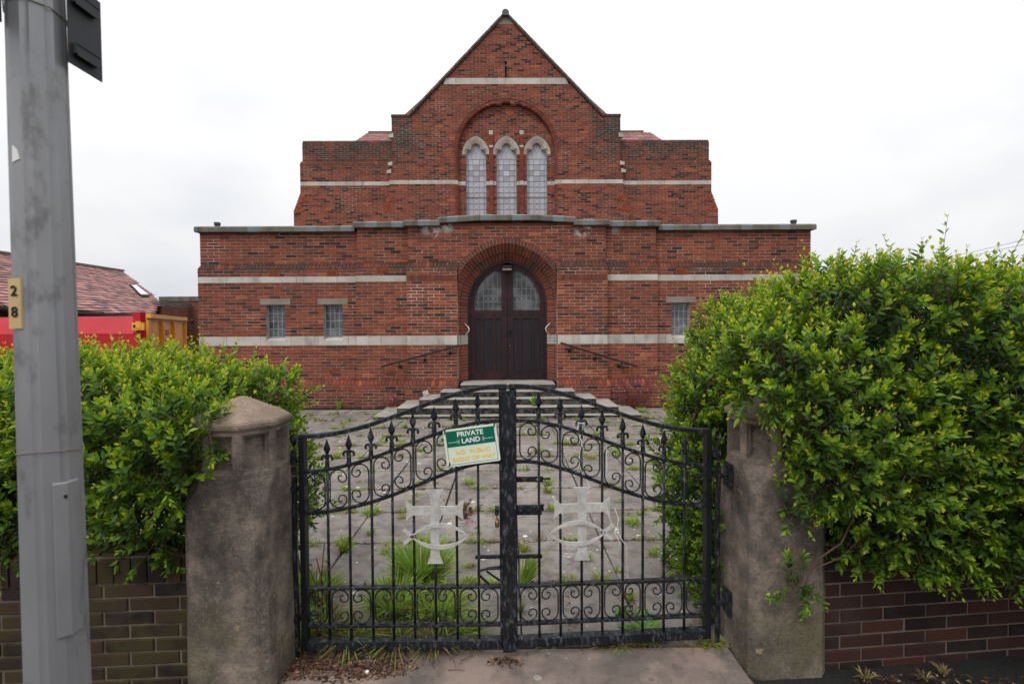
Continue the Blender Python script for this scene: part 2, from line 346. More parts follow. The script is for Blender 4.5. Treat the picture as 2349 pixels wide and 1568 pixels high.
# forecourt of square slabs, each one an object
fore = MB(); fore.poly([(-9.2, 2.6, -.02), (9.2, 2.6, -.02), (9.2, 10.9, -.02), (-9.2, 10.9, -.02)], [(0, 1, 2, 3)])
fore = tag(fore.build('forecourt', M['soil']), kind='structure')
SL = .655; variants = {}
def slab_mesh(q, t):
    if (q, t) not in variants:
        b = MB(); w2 = SL / 2 - .006; d2 = SL / 2 - .006
        rr = random.Random(q * 10 + t); j = [rr.uniform(-.006, .006) for _ in range(8)]
        top = [(-w2 + j[0], -d2 + j[1]), (w2 + j[2], -d2 + j[3]), (w2 + j[4], d2 + j[5]), (-w2 + j[6], d2 + j[7])]
        i_ = [(x * (1 - .012), y * (1 - .012)) for x, y in top]
        b.poly([(x, y, 0) for x, y in i_] + [(x, y, -.006) for x, y in top] + [(x, y, -.05) for x, y in top],
               [(0, 1, 2, 3)] + [(i + 4, (i + 1) % 4 + 4, (i + 1) % 4, i) for i in range(4)] + [(i + 8, (i + 1) % 4 + 8, (i + 1) % 4 + 4, i + 4) for i in range(4)], t / 4)
        variants[(q, t)] = b.mesh('paving_slab', M['slab'])
    return variants[(q, t)]
r_ = random.Random(5); cells = []
for i in range(12):
    for j in range(-12, 12):
        x = .04 * 1.66 - SL / 2 + j * SL + SL / 2 + SL / 2; y = 2.625 + (i + .5) * SL
        if abs(x) < 2.2 and y > 9.9: continue
        if abs(x) > 1.35 + (y - 2.6) * .95 + .9: continue
        cells.append((x, y))
cells.sort(key=lambda p: p[1])
rest_v = MB()
for n_, (x, y) in enumerate(cells):
    me = slab_mesh(r_.randrange(6), r_.randrange(5)); o = link('paving_slab', me, fore)
    o.location = (x, y, r_.uniform(-.004, .006)); o.rotation_euler = (r_.uniform(-.009, .009), r_.uniform(-.009, .009), 0)
# ------------------------------------------------------------------ church
CH = tag(empty('church', (0, 10.8, 0)), 'red brick church with steep gable, three pale lancet windows and arched dark door', 'church')
YW, YB, YM, YG, YF = 10.76, 10.64, 10.52, 16.18, 16.32
CO, BL, JT = .0655, .2315, .0105
def tone_at(x, z, rr, hot=0):
    v = rr.random()
    n = math.sin(x * .9 + z * 1.3) * .5 + math.sin(x * 2.3 - z * .7 + 1) * .5
    if v < (.06 + .055 * n) * (1.5 if z > 4 else (.35 if abs(x) < 1.3 else .7)): return rr.uniform(0, .16)
    if v < .26: return rr.uniform(.2, .38)
    if v > .985: return rr.uniform(.9, 1)
    return min(.9, max(.3, rr.gauss(.60 + .07 * n, .11)))
rest = MB(); bed = MB(); cand = []                   # joined bricks, mortar, bricks that may become objects
def lay(spans_fn, z0, z1, Y, seed, nearness=0, core=.30, corebed=True):
    rr = random.Random(seed); n = int(round((z1 - z0) / CO)); prev = None; start = z0
    for i in range(n + 1):
        za = z0 + i * CO; zm = za + CO / 2
        sp = spans_fn(zm) if i < n else None
        if sp != prev:
            if prev and corebed:
                for a, b in prev: bed.box(a, b, Y + .005, Y + core, start, za)
            start = za; prev = sp
        if i == n: break
        row = int(round(za / CO))
        for a, b in sp:
            x = a; first = BL / 2 if row % 2 else BL
            if b - a < .15: cuts = [a, b]
            else:
                g0 = math.floor(a / BL) * BL + (BL / 2 if row % 2 else 0) + rr.uniform(-.006, .006)
                cuts = [a]; g = g0
                while g < b:
                    if g > a + .055 and g < b - .055: cuts.append(g + rr.uniform(-.003, .003))
                    g += BL
                cuts.append(b)
            for p, q in zip(cuts[:-1], cuts[1:]):
                hp = JT / 2 if p > a else .001; hq = JT / 2 if q < b else .001
                cand.append((nearness + abs((p + q) / 2) * .002 - .0001 * zm, p + hp, q - hq, za + JT / 2, za + CO - JT / 2, Y + rr.uniform(-.0025, .0025), tone_at((p + q) / 2, zm, rr)))
def minus(a, b, holes):                              # span a..b without the holes
    out = [(a, b)]
    for h0, h1 in sorted(holes):
        nx = []
        for p, q in out:
            if h1 <= p or h0 >= q: nx.append((p, q)); continue
            if h0 > p + .02: nx.append((p, h0))
            if h1 < q - .02: nx.append((h1, q))
        out = nx
    return out
def split(sp, at):
    out = []
    for p, q in sp:
        cs = [p] + [t for t in sorted(at) if p + .02 < t < q - .02] + [q]
        out += list(zip(cs[:-1], cs[1:]))
    return out
WINX = (-4.85, -3.65, 3.65, 4.85); WZ0, WZ1 = 23 * CO, 33 * CO
VENTS = [(x, 42 * CO, 44 * CO, YW) for x in (-4.86, -3.66, 3.66, 4.86)] + [(x, 43 * CO, 44 * CO, YB) for x in (-2.58, 2.58)] + [(x, 11 * CO, 12 * CO, YW) for x in (-3.66, 3.66)] + [(x, 11 * CO, 12 * CO, YB) for x in (-2.46, 2.5)]
def wing(a, b, Y, ci):
    def body(z):
        sp = [(a, b)]; hol = []; cut = []
        for c in WINX:
            if a < c < b and WZ0 < z < WZ1: hol.append((c - .20, c + .20)); cut += [c - .315, c + .315]
            if a < c < b and WZ1 < z < WZ1 + 2 * CO: hol.append((c - .32, c + .32))
        for x, z0, z1, y in VENTS:
            if a < x < b and z0 < z < z1: hol.append((x - .12, x + .12))
        return split(minus(a, b, hol), cut)
    lay(body, 9 * CO, 20 * CO, Y, ci, YM + .2); lay(body, 23 * CO, 40 * CO, Y, ci + 1, YM + .2); lay(body, 42 * CO, 44 * CO, Y, ci + 2, YM + .3)
EDGE = 6.45
secs = [(-EDGE, -3.13, YW), (-3.13, -2.06, YB), (-2.06, -1.03, YM), (1.03, 2.06, YM), (2.06, 3.13, YB), (3.13, EDGE, YW)]
for i, (a, b, Y) in enumerate(secs):
    e0 = a - (.04 if a < 0 and a != -2.06 or a == -2.06 else 0); e1 = b + (.04 if b > 0 else 0)
    lay(lambda z, a=a, b=b: [(a - (.05 if a < 0 else 0), b + (.05 if b > 0 else 0))], 0, 7 * CO, Y - .05, 100 + i, Y)
    if abs(Y - YM) > .01: wing(a, b, Y, 200 + i * 5)
    else:
        lay(lambda z, a=a, b=b: [(a, b)], 9 * CO, 20 * CO, Y, 300 + i, Y - 2); lay(lambda z, a=a, b=b: [(a, b)], 23 * CO, 44 * CO, Y, 320 + i, Y - 2)
top_z = lambda x: 3.81 if abs(x) > 3.13 else 3.85
for i, (a, b, Y, t) in enumerate([(-EDGE + .04, -3.10, YW + .04, 56), (-3.10, -2.03, YB + .04, 57), (2.03, 3.10, YB + .04, 57), (3.10, EDGE - .04, YW + .04, 56)]):
    lay(lambda z, a=a, b=b: [(a, b)], 46 * CO, t * CO, Y, 400 + i, Y + .4)
# porch front with the pointed arch
AE, AR, AS = .10, .94, 2.15                           # arch centres at +-AE, radius AR, springing level AS
YP = YM + .04
def arch_x(o, z):                                     # half width of the arch grown by o at level z
    if z <= AS: return AR - AE + o
    d = (AR + o) ** 2 - (z - AS) ** 2
    return max(0, math.sqrt(d) - AE) if d > AE * AE else 0
OUT = .42
def porch(z):
    h = arch_x(OUT - .02, z)
    if z < 46 * CO:
        return [] if h >= 1.03 else [(-1.03, -h), (h, 1.03)]
    lim = 2.03 if z < 57.2 * CO else 1.36
    return [(-lim, -h), (h, lim)] if h > .01 else [(-lim, lim)]
lay(porch, 30 * CO, 58 * CO, YP, 500, YM - .2)
# sloping soldier courses
def slope_course(a, b, Y, za, zb, d, seed, end_a, end_b):
    rr = random.Random(seed); n = max(1, round((b - a) / .079)); w_ = (b - a) / n
    bed.hexa([(a, Y - d + .004, za), (b, Y - d + .004, za), (b, Y + .3, za), (a, Y + .3, za), (a, Y - d + .004, za + .02), (b, Y - d + .004, za + .02), (b, Y + .3, zb), (a, Y + .3, zb)])
    for i in range(n):
        x0 = a + i * w_ + .004; x1 = a + (i + 1) * w_ - .004; t = rr.uniform(.28, .62) if rr.random() > .12 else rr.uniform(.7, .95)
        j = rr.uniform(-.002, .002); sh = [0, 0]
        if i == 0 and end_a: sh[0] = d
        if i == n - 1 and end_b: sh[1] = d
        rest.hexa([(x0, Y - d + j, za + .004), (x1, Y - d + j, za + .004), (x1, Y + .05, za + .004), (x0, Y + .05, za + .004),
                   (x0 + sh[0] * 0, Y - d + j, za + .038), (x1 - sh[1] * 0, Y - d + j, za + .038), (x1 - sh[1], Y + .012, zb - .002), (x0 + sh[0], Y + .012, zb - .002)], t)
for i, (a, b, Y) in enumerate(secs):
    a2 = a - (.05 if a < 0 else 0); b2 = b + (.05 if b > 0 else 0)
    slope_course(a2, b2, Y, 7 * CO, 9 * CO, .05, 600 + i, a < 0, b > 0)
    slope_course(a, b, Y + .04, 44 * CO, 46 * CO, .04, 620 + i, a < 0, b > 0)
for a, b in ((-2.06, -1.03), (1.03, 2.06)):           # flush soldiers on the piers beside the door
    n = 13; w_ = (b - a) / n
    for i in range(n): rest.box(a + i * w_ + .004, a + (i + 1) * w_ - .004, YM - .004, YM + .02, 40 * CO + .004, 42 * CO - .004, random.Random(i).uniform(.25, .5))
# bands of stone, lintels, sills
def stones(x0, x1, z0, z1, Y, mat, lens, seed, name='band_stone', d=.1, sill=False, proud=.004):
    rr = random.Random(seed); x = x0; i = 0
    while x < x1 - .001:
        L_ = lens[i % len(lens)] * rr.uniform(.92, 1.08); e = min(x + L_, x1); e = x1 if x1 - e < .2 else e
        b = MB(); b.bbox(x + .0025, e - .0025, Y - proud, Y + d, z0 + .003, z1 - .003, .004, rr.random() * .8); b.build(name, mat, CH); x = e; i += 1
bz0, bz1 = 20 * CO, 23 * CO
for (a, b, Y) in secs:
    if abs(Y - YW) > .01:
        stones(a, b, bz0, bz1, Y, M['band'], (1.3,) if abs(Y - YM) < .01 else (.55, .5), int(a * 10))
    else:
        ws = [c for c in WINX if a < c < b]; x = a
        for c in ws:
            stones(x, c - .315, bz0, bz1, Y, M['band'], (.57, .75), int(c * 7)); x = c + .315
            s_ = MB(); y0 = Y - .004
            s_.box(c - .3125, c - .20, y0, Y + .16, bz0 + .003, bz1 - .003, .3); s_.box(c + .20, c + .3125, y0, Y + .16, bz0 + .003, bz1 - .003, .3)
            s_.hexa([(c - .20, y0, bz0 + .003), (c + .20, y0, bz0 + .003), (c + .20, Y + .16, bz0 + .003), (c - .20, Y + .16, bz0 + .003), (c - .20, y0, bz0 + .115), (c + .20, y0, bz0 + .115), (c + .20, Y + .16, bz1 - .02), (c - .20, Y + .16, bz1 - .02)], .2)
            s_.build('window_sill', M['band'], CH)
        stones(x, b, bz0, bz1, Y, M['band'], (1.2, 1.1), int(b * 9))
    if abs(Y - YM) > .01: stones(a, b, 40 * CO, 42 * CO, Y, M['band'], (2.0,) if abs(Y - YB) < .01 else (1.12, 1.0, .9), int(b * 3) + 5)
for c in WINX:
    b = MB(); b.bbox(c - .317, c + .317, YW - .005, YW + .14, WZ1 + .003, WZ1 + 2 * CO - .003, .005, .3); b.build('lintel', M['lintel'], CH)
    f = MB(); y = YW + .125
    f.box(c - .20, c - .186, y - .01, y + .02, WZ0 - .03, WZ1); f.box(c + .186, c + .20, y - .01, y + .02, WZ0 - .03, WZ1); f.box(c - .186, c + .186, y - .01, y + .02, WZ0 - .03, WZ0 - .012); f.box(c - .186, c + .186, y - .01, y + .02, WZ1 - .012, WZ1)
    fr = f.build('window', M['lead'], CH)
    rr = random.Random(int(c * 100)); cw = .372 / 4; chh = (WZ1 - WZ0) / 4
    for i in range(4):
        for j in range(4):
            x0 = c - .186 + i * cw; z0 = WZ0 - .012 + j * chh; g = MB(); t = rr.uniform(-.003, .003)
            g.poly([(x0 + .003, y + t, z0 + .003), (x0 + cw - .003, y - t, z0 + .003), (x0 + cw - .003, y + t, z0 + chh - .003), (x0 + .003, y - t, z0 + chh - .003)], [(0, 1, 2, 3)], rr.uniform(.1, .6) + (.35 if j == 0 else 0))
            g.build('pane', M['win_glass'], fr)
    le = MB()
    for i in range(1, 4):
        x0 = c - .186 + i * cw; le.box(x0 - .0045, x0 + .0045, y - .007, y + .006, WZ0 - .012, WZ1 - .012); z0 = WZ0 - .012 + i * chh; le.box(c - .186, c + .186, y - .009, y + .006, z0 - .0045, z0 + .0045)
    le.build('leading', M['lead'], fr)
    bk = MB(); bk.box(c - .3, c + .3, y + .05, y + .06, WZ0 - .1, WZ1 + .1); bk.build('window_backing', M['black'], CH)
for x, z0, z1, Y in VENTS:
    v = MB(); v.box(x - .115, x - .10, Y - .01, Y + .05, z0 + .004, z1 - .004); v.box(x + .10, x + .115, Y - .01, Y + .05, z0 + .004, z1 - .004)
    n = 5 if z1 - z0 > .1 else 3; h = (z1 - z0 - .008) / n
    for i in range(n): v.box(x - .10, x + .10, Y - .008 + (.0), Y + .02, z0 + .004 + i * h, z0 + .004 + i * h + h * .5)
    v.box(x - .115, x + .115, Y - .010, Y + .05, z1 - .010, z1 - .004)
    v.box(x - .10, x + .10, Y + .022, Y + .04, z0 + .004, z1 - .004, mi=1)
    v.build('air_vent', [M['vent'], M['black']], CH)
# voussoirs of the door arch: flush ring, splayed ring, inner ring, with the jambs below
ring_def = [('flush', .31, .42, YP - .004, YP - .004), ('splay', .15, .31, YP + .20, YP), ('inner', .0, .145, YP + .42, YP + .24)]
def arc_pt(side, o, s):                               # s = arc length along the middle of the ring from the springing up to the apex
    r = AR + o; a_max = math.acos(AE / r); return r, a_max
vb = {'n': 0}
for nm, oi, oo, yi, yo in ring_def:
    om = (oi + oo) / 2; rr = random.Random(int(om * 1000))
    if nm != 'flush' or True:
        bed_pts = []
    for side in (-1, 1):
        # jamb: horizontal joints
        if nm != 'flush':
            z = 8 * CO; jb = MB()
            while z < AS - .01:
                x_i = AR - AE + oi; x_o = min(AR - AE + oo, 1.03); fr_ = (x_o - x_i) / (oo - oi) if oo > oi else 1; yo2 = yi + (yo - yi) * fr_
                p = [(x_i, yi, z + .004), (x_o, yo2, z + .004), (x_o, yi + .12, z + .004), (x_i, yi + .12, z + .004)]
                q = [(a_, b_, z + CO - .004) for a_, b_, _ in p]; P_ = [(side * a_, b_, c_) for a_, b_, c_ in p + q]
                if side < 0: P_ = [P_[i] for i in (1, 0, 3, 2, 5, 4, 7, 6)]
                stone_row = bz0 - .001 <= z < bz1 - .01
                (jb if not stone_row else jb).hexa(P_, rr.uniform(.3, .75) if not stone_row else .3, 1 if stone_row else 0)
                z += CO
            jb.build('door_jamb_bricks', [M['brick'], M['band']], CH, kind='stuff')
        amax_i = math.acos(AE / (AR + oi)); amax_o = math.acos(AE / (AR + oo)); n = int((AR + om) * (amax_i + amax_o) / 2 / .071)
        for i in range(n):
            a0i, a1i = amax_i * i / n, amax_i * (i + 1) / n; a0o, a1o = amax_o * i / n, amax_o * (i + 1) / n
            def pt(o, a, y, sh): r = AR + o; a = a + sh / r; return (side * (-AE + r * math.cos(a)), y, AS + r * math.sin(a))
            s0, s1 = .004, -.004
            f = [pt(oi, a0i, yi, s0), pt(oo, a0o, yo, s0), pt(oo, a1o, yo, s1), pt(oi, a1i, yi, s1)]
            bk_ = [pt(oi, a0i, yi + .12, s0), pt(oo, a0o, yi + .12, s0), pt(oo, a1o, yi + .12, s1), pt(oi, a1i, yi + .12, s1)]
            if abs(f[1][0]) > 1.03 and f[0][2] < 46 * CO - .02:     # cut by the pier beside the door
                t_ = (1.03 - abs(f[0][0])) / max(1e-6, abs(f[1][0]) - abs(f[0][0])); 
                if t_ <= .05: continue
                lerp = lambda A, B: tuple(A[k2] + (B[k2] - A[k2]) * t_ for k2 in range(3))
                f[1] = lerp(f[0], f[1]); f[2] = lerp(f[3], f[2]); bk_[1] = lerp(bk_[0], bk_[1]); bk_[2] = lerp(bk_[3], bk_[2])
            b = MB(); P_ = [f[0], f[1], bk_[1], bk_[0], f[3], f[2], bk_[2], bk_[3]]
            if side < 0: P_ = [P_[i2] for i2 in (1, 0, 3, 2, 5, 4, 7, 6)]
            b.hexa(P_, rr.uniform(.25, .4) if nm == 'flush' else rr.uniform(.32, .7)); b.build('voussoir', M['brick'], CH)
        # mortar behind the ring
        mbv = MB(); n2 = 24
        ptf = lambda o, t_, y: (side * (-AE + (AR + o) * math.cos(t_ * math.acos(AE / (AR + o)))), y, AS + (AR + o) * math.sin(t_ * math.acos(AE / (AR + o))))
        for i in range(n2):
            A_ = [ptf(oi + .001, i / n2, yi + .004), ptf(oo, i / n2, yo + .004), ptf(oo, (i + 1) / n2, yo + .004), ptf(oi + .001, (i + 1) / n2, yi + .004)]
            B_ = [ptf(oi + .001, i / n2, yi + .13), ptf(oo, i / n2, yi + .13), ptf(oo, (i + 1) / n2, yi + .13), ptf(oi + .001, (i + 1) / n2, yi + .13)]
            if abs(A_[1][0]) > 1.03 and A_[0][2] < 46 * CO - .02:
                ff = [min(1, (1.02 - abs(A_[0][0])) / max(1e-6, abs(A_[1][0]) - abs(A_[0][0])))]
                if ff[0] <= .02: continue
                lerp = lambda A, B: tuple(A[k2] + (B[k2] - A[k2]) * ff[0] for k2 in range(3))
                A_[1] = lerp(A_[0], A_[1]); A_[2] = lerp(A_[3], A_[2]); B_[1] = lerp(B_[0], B_[1]); B_[2] = lerp(B_[3], B_[2])
            P_ = [A_[0], A_[1], B_[1], B_[0], A_[3], A_[2], B_[2], B_[3]]
            if side < 0: P_ = [P_[i2] for i2 in (1, 0, 3, 2, 5, 4, 7, 6)]
            mbv.hexa(P_)
        if nm != 'flush':
            x_i = AR - AE + oi + .001; x_o = min(AR - AE + oo, 1.03); yo2 = yi + (yo - yi) * (x_o - x_i) / (oo - oi)
            p = [(x_i, yi + .004, 8 * CO), (x_o, yo2 + .004, 8 * CO), (x_o, yi + .13, 8 * CO), (x_i, yi + .13, 8 * CO)]; q = [(a_, b_, AS) for a_, b_, _ in p]
            P_ = [(side * a_, b_, c_) for a_, b_, c_ in p + q]
            if side < 0: P_ = [P_[i] for i in (1, 0, 3, 2, 5, 4, 7, 6)]
            mbv.hexa(P_)
        mbv.build('arch_mortar', M['mortar'], CH)
# copings of the porch, with pale flashed patches
def coping_piece(x0, x1, z0a, z0b, Y, mat, hgt=.118, ov=.065, grow=0.0, name='coping_stone', t=.5, depth=.34):
    b = MB(); y0 = Y - ov - grow; y1 = Y + depth; ch = .028; p = []
    for x, z in ((x0, z0a), (x1, z0b)):
        z -= grow * .5; h = hgt + grow
        p += [(x, y0, z), (x, y0, z + h - ch), (x, y0 + ch * 1.3, z + h), (x, y1, z + h), (x, y1, z)]
    b.poly(p, [(0, 5, 6, 1), (1, 6, 7, 2), (2, 7, 8, 3), (3, 8, 9, 4), (4, 9, 5, 0), (0, 1, 2, 3, 4), (9, 8, 7, 6, 5)], t)
    return b.build(name, mat, CH)
cz = random.Random(77)
def coping_run(pts, Y, patches):
    # pts: [(x, z underside)], patches: centres of the pale pieces
    zf = lambda x: next((pts[i][1] + (pts[i + 1][1] - pts[i][1]) * (x - pts[i][0]) / (pts[i + 1][0] - pts[i][0]) for i in range(len(pts) - 1) if pts[i][0] - 1e-6 <= x <= pts[i + 1][0] + 1e-6), pts[-1][1])
    xs = sorted(set([p[0] for p in pts] + [c for c in patches]))
    for a, b in zip(xs[:-1], xs[1:]): coping_piece(a + .002, b - .002, zf(a), zf(b), Y, M['coping'], t=cz.random())
    for c in patches:
        coping_piece(c - .115, c + .115, zf(c - .115), zf(c + .115), Y, M['lead_patch'], grow=.004, name='flashing_patch')
EW, EB = EDGE + .02, 3.16
coping_run([(-EW, 3.675), (-EB, 3.675)], YW, [-5.25, -4.05, -3.33]); coping_run([(EB, 3.675), (EW, 3.675)], YW, [3.36, 4.18, 5.0, 5.8])
coping_piece(-EW - .0, -EW + .3, 3.675, 3.675, YW + .3, M['coping'], depth=4)
coping_run([(-EB, 3.735), (-2.1, 3.735)], YB, [-2.78, -2.25]); coping_run([(2.1, 3.735), (EB, 3.735)], YB, [2.28, 2.78])
coping_run([(-2.1, 3.74), (-1.36, 3.74)], YM + .0, [-1.68]); coping_run([(1.36, 3.74), (2.1, 3.74)], YM, [1.66])
coping_run([(-1.40, 3.795), (-.55, 3.845), (.55, 3.845), (1.40, 3.795)], YM + .006, [-1.1, -.42, .22, 1.05])
rest.box(-1.36, 1.36, YP, YP + .02, 57.25 * CO, 3.80, .5)
for sx in (-6.27, 6.27):
    p = MB(); p.lathe((sx, YW + .45, 3.6), [(.055, 0), (.055, .32), (.066, .32), (.066, .37), (.045, .37), (.045, .35)], 12); p.build('vent_pipe', M['pipe'], CH, smooth=False)
body = MB(); body.box(-EDGE + .05, EDGE - .05, 11.45, 16.3, 0, 3.6, mi=0)
for sx in (-1, 1):
    body.box(*sorted((sx * (EDGE - .004), sx * (EDGE - .3))), YW + .3, 16.3, 0, 3.67); body.box(*sorted((sx * 1.03, sx * 3.2)), YB + .31, 11.5, 0, 3.7)
body.build('porch_body', M['brick_side'], CH)
inn = MB(); inn.box(-1.03, 1.03, 11.12, 11.4, 0.4, 3.7); inn.build('porch_interior', M['black'], CH)
# ---- doors
YD = YP + .44
def door_outline(o, n=14):                           # right half, from the foot up to the apex
    r = AR + o; am = math.acos(AE / r); pts = [(AR - AE + o, .53)]
    for i in range(n + 1): a = am * i / n; pts.append((-AE + r * math.cos(a), AS + r * math.sin(a)))
    return pts
fr = MB()
for side in (-1, 1):
    A = door_outline(.03); B = door_outline(-.045)
    for i in range(len(A) - 1):
        q = [A[i], A[i + 1], B[i + 1], B[i]]; P_ = [(side * x, YD - .03, z) for x, z in (B[i], A[i], A[i + 1], B[i + 1])] + [(side * x, YD + .06, z) for x, z in (B[i], A[i], A[i + 1], B[i + 1])]
        fr.poly(P_, [(0, 1, 2, 3), (0, 3, 7, 4), (1, 5, 6, 2)])
fr.build('door_frame', M['wood_dark'], CH)
for side in (-1, 1):
    d = MB(); xm = .004
    # stiles, rails (boards proud of the panels) and the arched head round the glass
    pan = [(-.70, -.57), (-.516, -.306), (-.254, -.13)]
    bx = lambda a, b, z0, z1, y, yy, t=.5, mi=0: d.box(*sorted((side * a, side * b)), y, yy, z0, z1, t, mi)
    bx(xm, .125, .545, 3.0, YD, YD + .05); bx(.125, .70, 1.85, 2.03, YD + .002, YD + .05); bx(.125, .79, .545, .715, YD + .002, YD + .05)
    bx(.70, .795, .715, 2.155, YD, YD + .05); bx(.254, .306, .715, 1.85, YD + .004, YD + .05); bx(.516, .570, .715, 1.85, YD + .004, YD + .05)
    bx(.125, .70, .715, 1.85, YD + .022, YD + .06, .5, 1); bx(.125, .72, .700, .722, YD - .006, YD + .01)
    OUTR = [p for p in door_outline(-.045, 20)][1:]; INR = [p for p in door_outline(-.135, 20)][1:]
    for i in range(20):
        o0, o1, i0, i1 = OUTR[i], OUTR[i + 1], INR[i], INR[i + 1]
        if i0[0] < .124: i0 = (.124, i0[1])
        if i1[0] < .124: i1 = (.124, min(i1[1], 2.93))
        if max(o0[0], o1[0]) < .12: continue
        P_ = [(side * x, YD, z) for x, z in (i0, o0, o1, i1)] + [(side * x, YD + .05, z) for x, z in (i0, o0, o1, i1)]
        d.poly(P_, [(0, 1, 2, 3), (0, 3, 7, 4), (1, 5, 6, 2)])
    d.poly([(side * .125, YD + .001, 2.85), (side * .125, YD + .001, 2.99), (side * .30, YD + .001, 2.96), (side * .22, YD + .001, 2.86)], [(0, 1, 2, 3)])
    dl = d.build('door_leaf', [M['wood_dark'], M['wood_panel']], CH)
    for x, z in [(x_, z_) for x_ in (.055,) for z_ in (.62, 1.05, 1.48, 1.93, 2.29, 2.62)] + [(.76, z_) for z_ in (.64, 1.05, 1.5, 1.93, 2.2)] + [(.28, 1.94), (.54, 1.94), (.28, .63), (.54, .63), (.62, 2.60), (.40, 2.80), (.72, 2.38)]:
        MB().lathe((side * x, YD - .002, z), [(.0135, 0), (.0135, .006), (.008, .013), (.001, .015)], 8, axis='y').build('door_stud', M['stud'], dl)
    # leaded glass
    g = MB(); zi = [p for p in door_outline(-.135, 24)][1:]; lim = [(max(.125, x), z) for x, z in zi if x > .08]
    poly = [(.125, 2.03), (.705, 2.03)] + [(min(.705, x), z) for x, z in lim]; poly = [p for p in poly if p[1] >= 2.03]
    pts = [(side * x, YD + .024, z) for x, z in poly]
    g.poly(pts, [tuple(range(len(pts)))] if side > 0 else [tuple(range(len(pts)))[::-1]], .35); gl = g.build('glazing', M['door_glass'], dl)
    ld = MB(); xz = lambda z: arch_x(-.135, z); yl = YD + .020
    def lead(x0, z0, x1, z1, r=.005): ld.tube([(side * x0, yl, z0), (side * x1, yl, z1)], r, 4)
    for z in (2.07, 2.21, 2.35, 2.49): lead(.125, z, xz(z), z)
    for x in (.205, .31, .41, .51, .61):
        zt = 2.03
        while zt < 2.95 and xz(zt) > x: zt += .01
        lead(x, 2.03, x, zt)
    ins = [(x, z) for x, z in [(p[0], p[1]) for p in door_outline(-.20, 16)[1:]] if x > .13]
    for p, q in zip(ins[:-1], ins[1:]): lead(p[0], p[1], q[0], q[1])
    for x in (.205, .31, .41):
        lead(x, 2.28, x + .05, 2.35); lead(x + .05, 2.35, x + .1, 2.28); lead(x, 2.28, x + .05, 2.21); lead(x + .05, 2.21, x + .1, 2.28)
    ld.build('leading', M['lead_pale'], dl)
    hk = MB(); pts = [(side * (.905 - .10 * math.sin(t * math.pi) ), YP + .30 - .10 * math.sin(t * math.pi), 1.50 + .25 * t) for t in [i / 10 for i in range(11)]]
    hk.tube(pts, .010, 8); hk.build('grab_handle', M['white'], CH, smooth=True)
lk = MB(); lk.box(.03, .075, YD - .012, YD + .005, 1.44, 1.62); lk.lathe((.052, YD - .012, 1.56), [(.018, 0), (.018, .02), (.008, .03)], 8, axis='y'); lk.build('lock_plate', M['iron_dark'], CH)
kh = MB(); kh.lathe((.052, YD, 1.27), [(.011, 0), (.011, .006), (.004, .007)], 8, axis='y'); kh.build('keyhole', M['brass'], CH)
lp = MB(); lp.hexa([(-.10, YP + .22, 2.90), (.10, YP + .22, 2.90), (.10, YP + .42, 2.90), (-.10, YP + .42, 2.90), (-.105, YP + .18, 2.955), (.105, YP + .18, 2.955), (.105, YP + .42, 2.99), (-.105, YP + .42, 2.99)], mi=0)
lp.hexa([(-.09, YP + .23, 2.868), (.09, YP + .23, 2.868), (.09, YP + .36, 2.868), (-.09, YP + .36, 2.868), (-.098, YP + .215, 2.899), (.098, YP + .215, 2.899), (.098, YP + .38, 2.899), (-.098, YP + .38, 2.899)], mi=1)
lp.build('porch_lamp', [M['pipe'], simple('lamp_diffuser', (.42, .36, .26), .4)], CH)
# ---- the tall gable
BR, BZ = 1.52, 7.16                                   # blind arch radius and springing
WX = (-.965, 0, .965)
def gable_half(z):
    if z < 8.25: return 3.575 if z > 6.62 else (3.66 if z > 5.95 else (3.66 + (5.95 - z) / .6 * .21 if z > 5.35 else 3.87))
    return max(0, 3.0 * (11.36 - z) / (11.36 - 8.25))
def arch_h(z): return BR if z < BZ else (math.sqrt(BR ** 2 - (z - BZ) ** 2) if z < BZ + BR else 0)
def gable(z):
    h = gable_half(z) - (.03 if z > 8.25 else 0); hol = []
    a = arch_h(z)
    if a: hol.append((-a - .07, a + .07))
    if 9.30 < z < 9.98: hol.append((-.032, .032))
    return minus(-h, h, hol)
lay(gable, 68 * CO, 94 * CO, YG, 700, 30); lay(gable, 96 * CO, 141 * CO, YG, 701, 30); lay(gable, 144 * CO, 169 * CO, YG, 702, 30)
YR = YG + .16
LZ = 7.12
def head_h(z): return .43 if z < LZ else (max(0, math.sqrt(max(0, (.43 + .176) ** 2 - (z - LZ) ** 2)) - .176) if z < 7.70 else 0)
def recess(z):
    a = arch_h(z) + .05; hol = []
    for c in WX:
        if z < LZ: hol.append((c - .32, c + .32))
        elif z < 7.70: hol.append((c - head_h(z) + .01, c + head_h(z) - .01))
    return minus(-a, a, hol)
lay(recess, 68 * CO, 94 * CO, YR, 710, 30, core=.2); lay(recess, 96 * CO, 134 * CO, YR, 711, 30, core=.2)
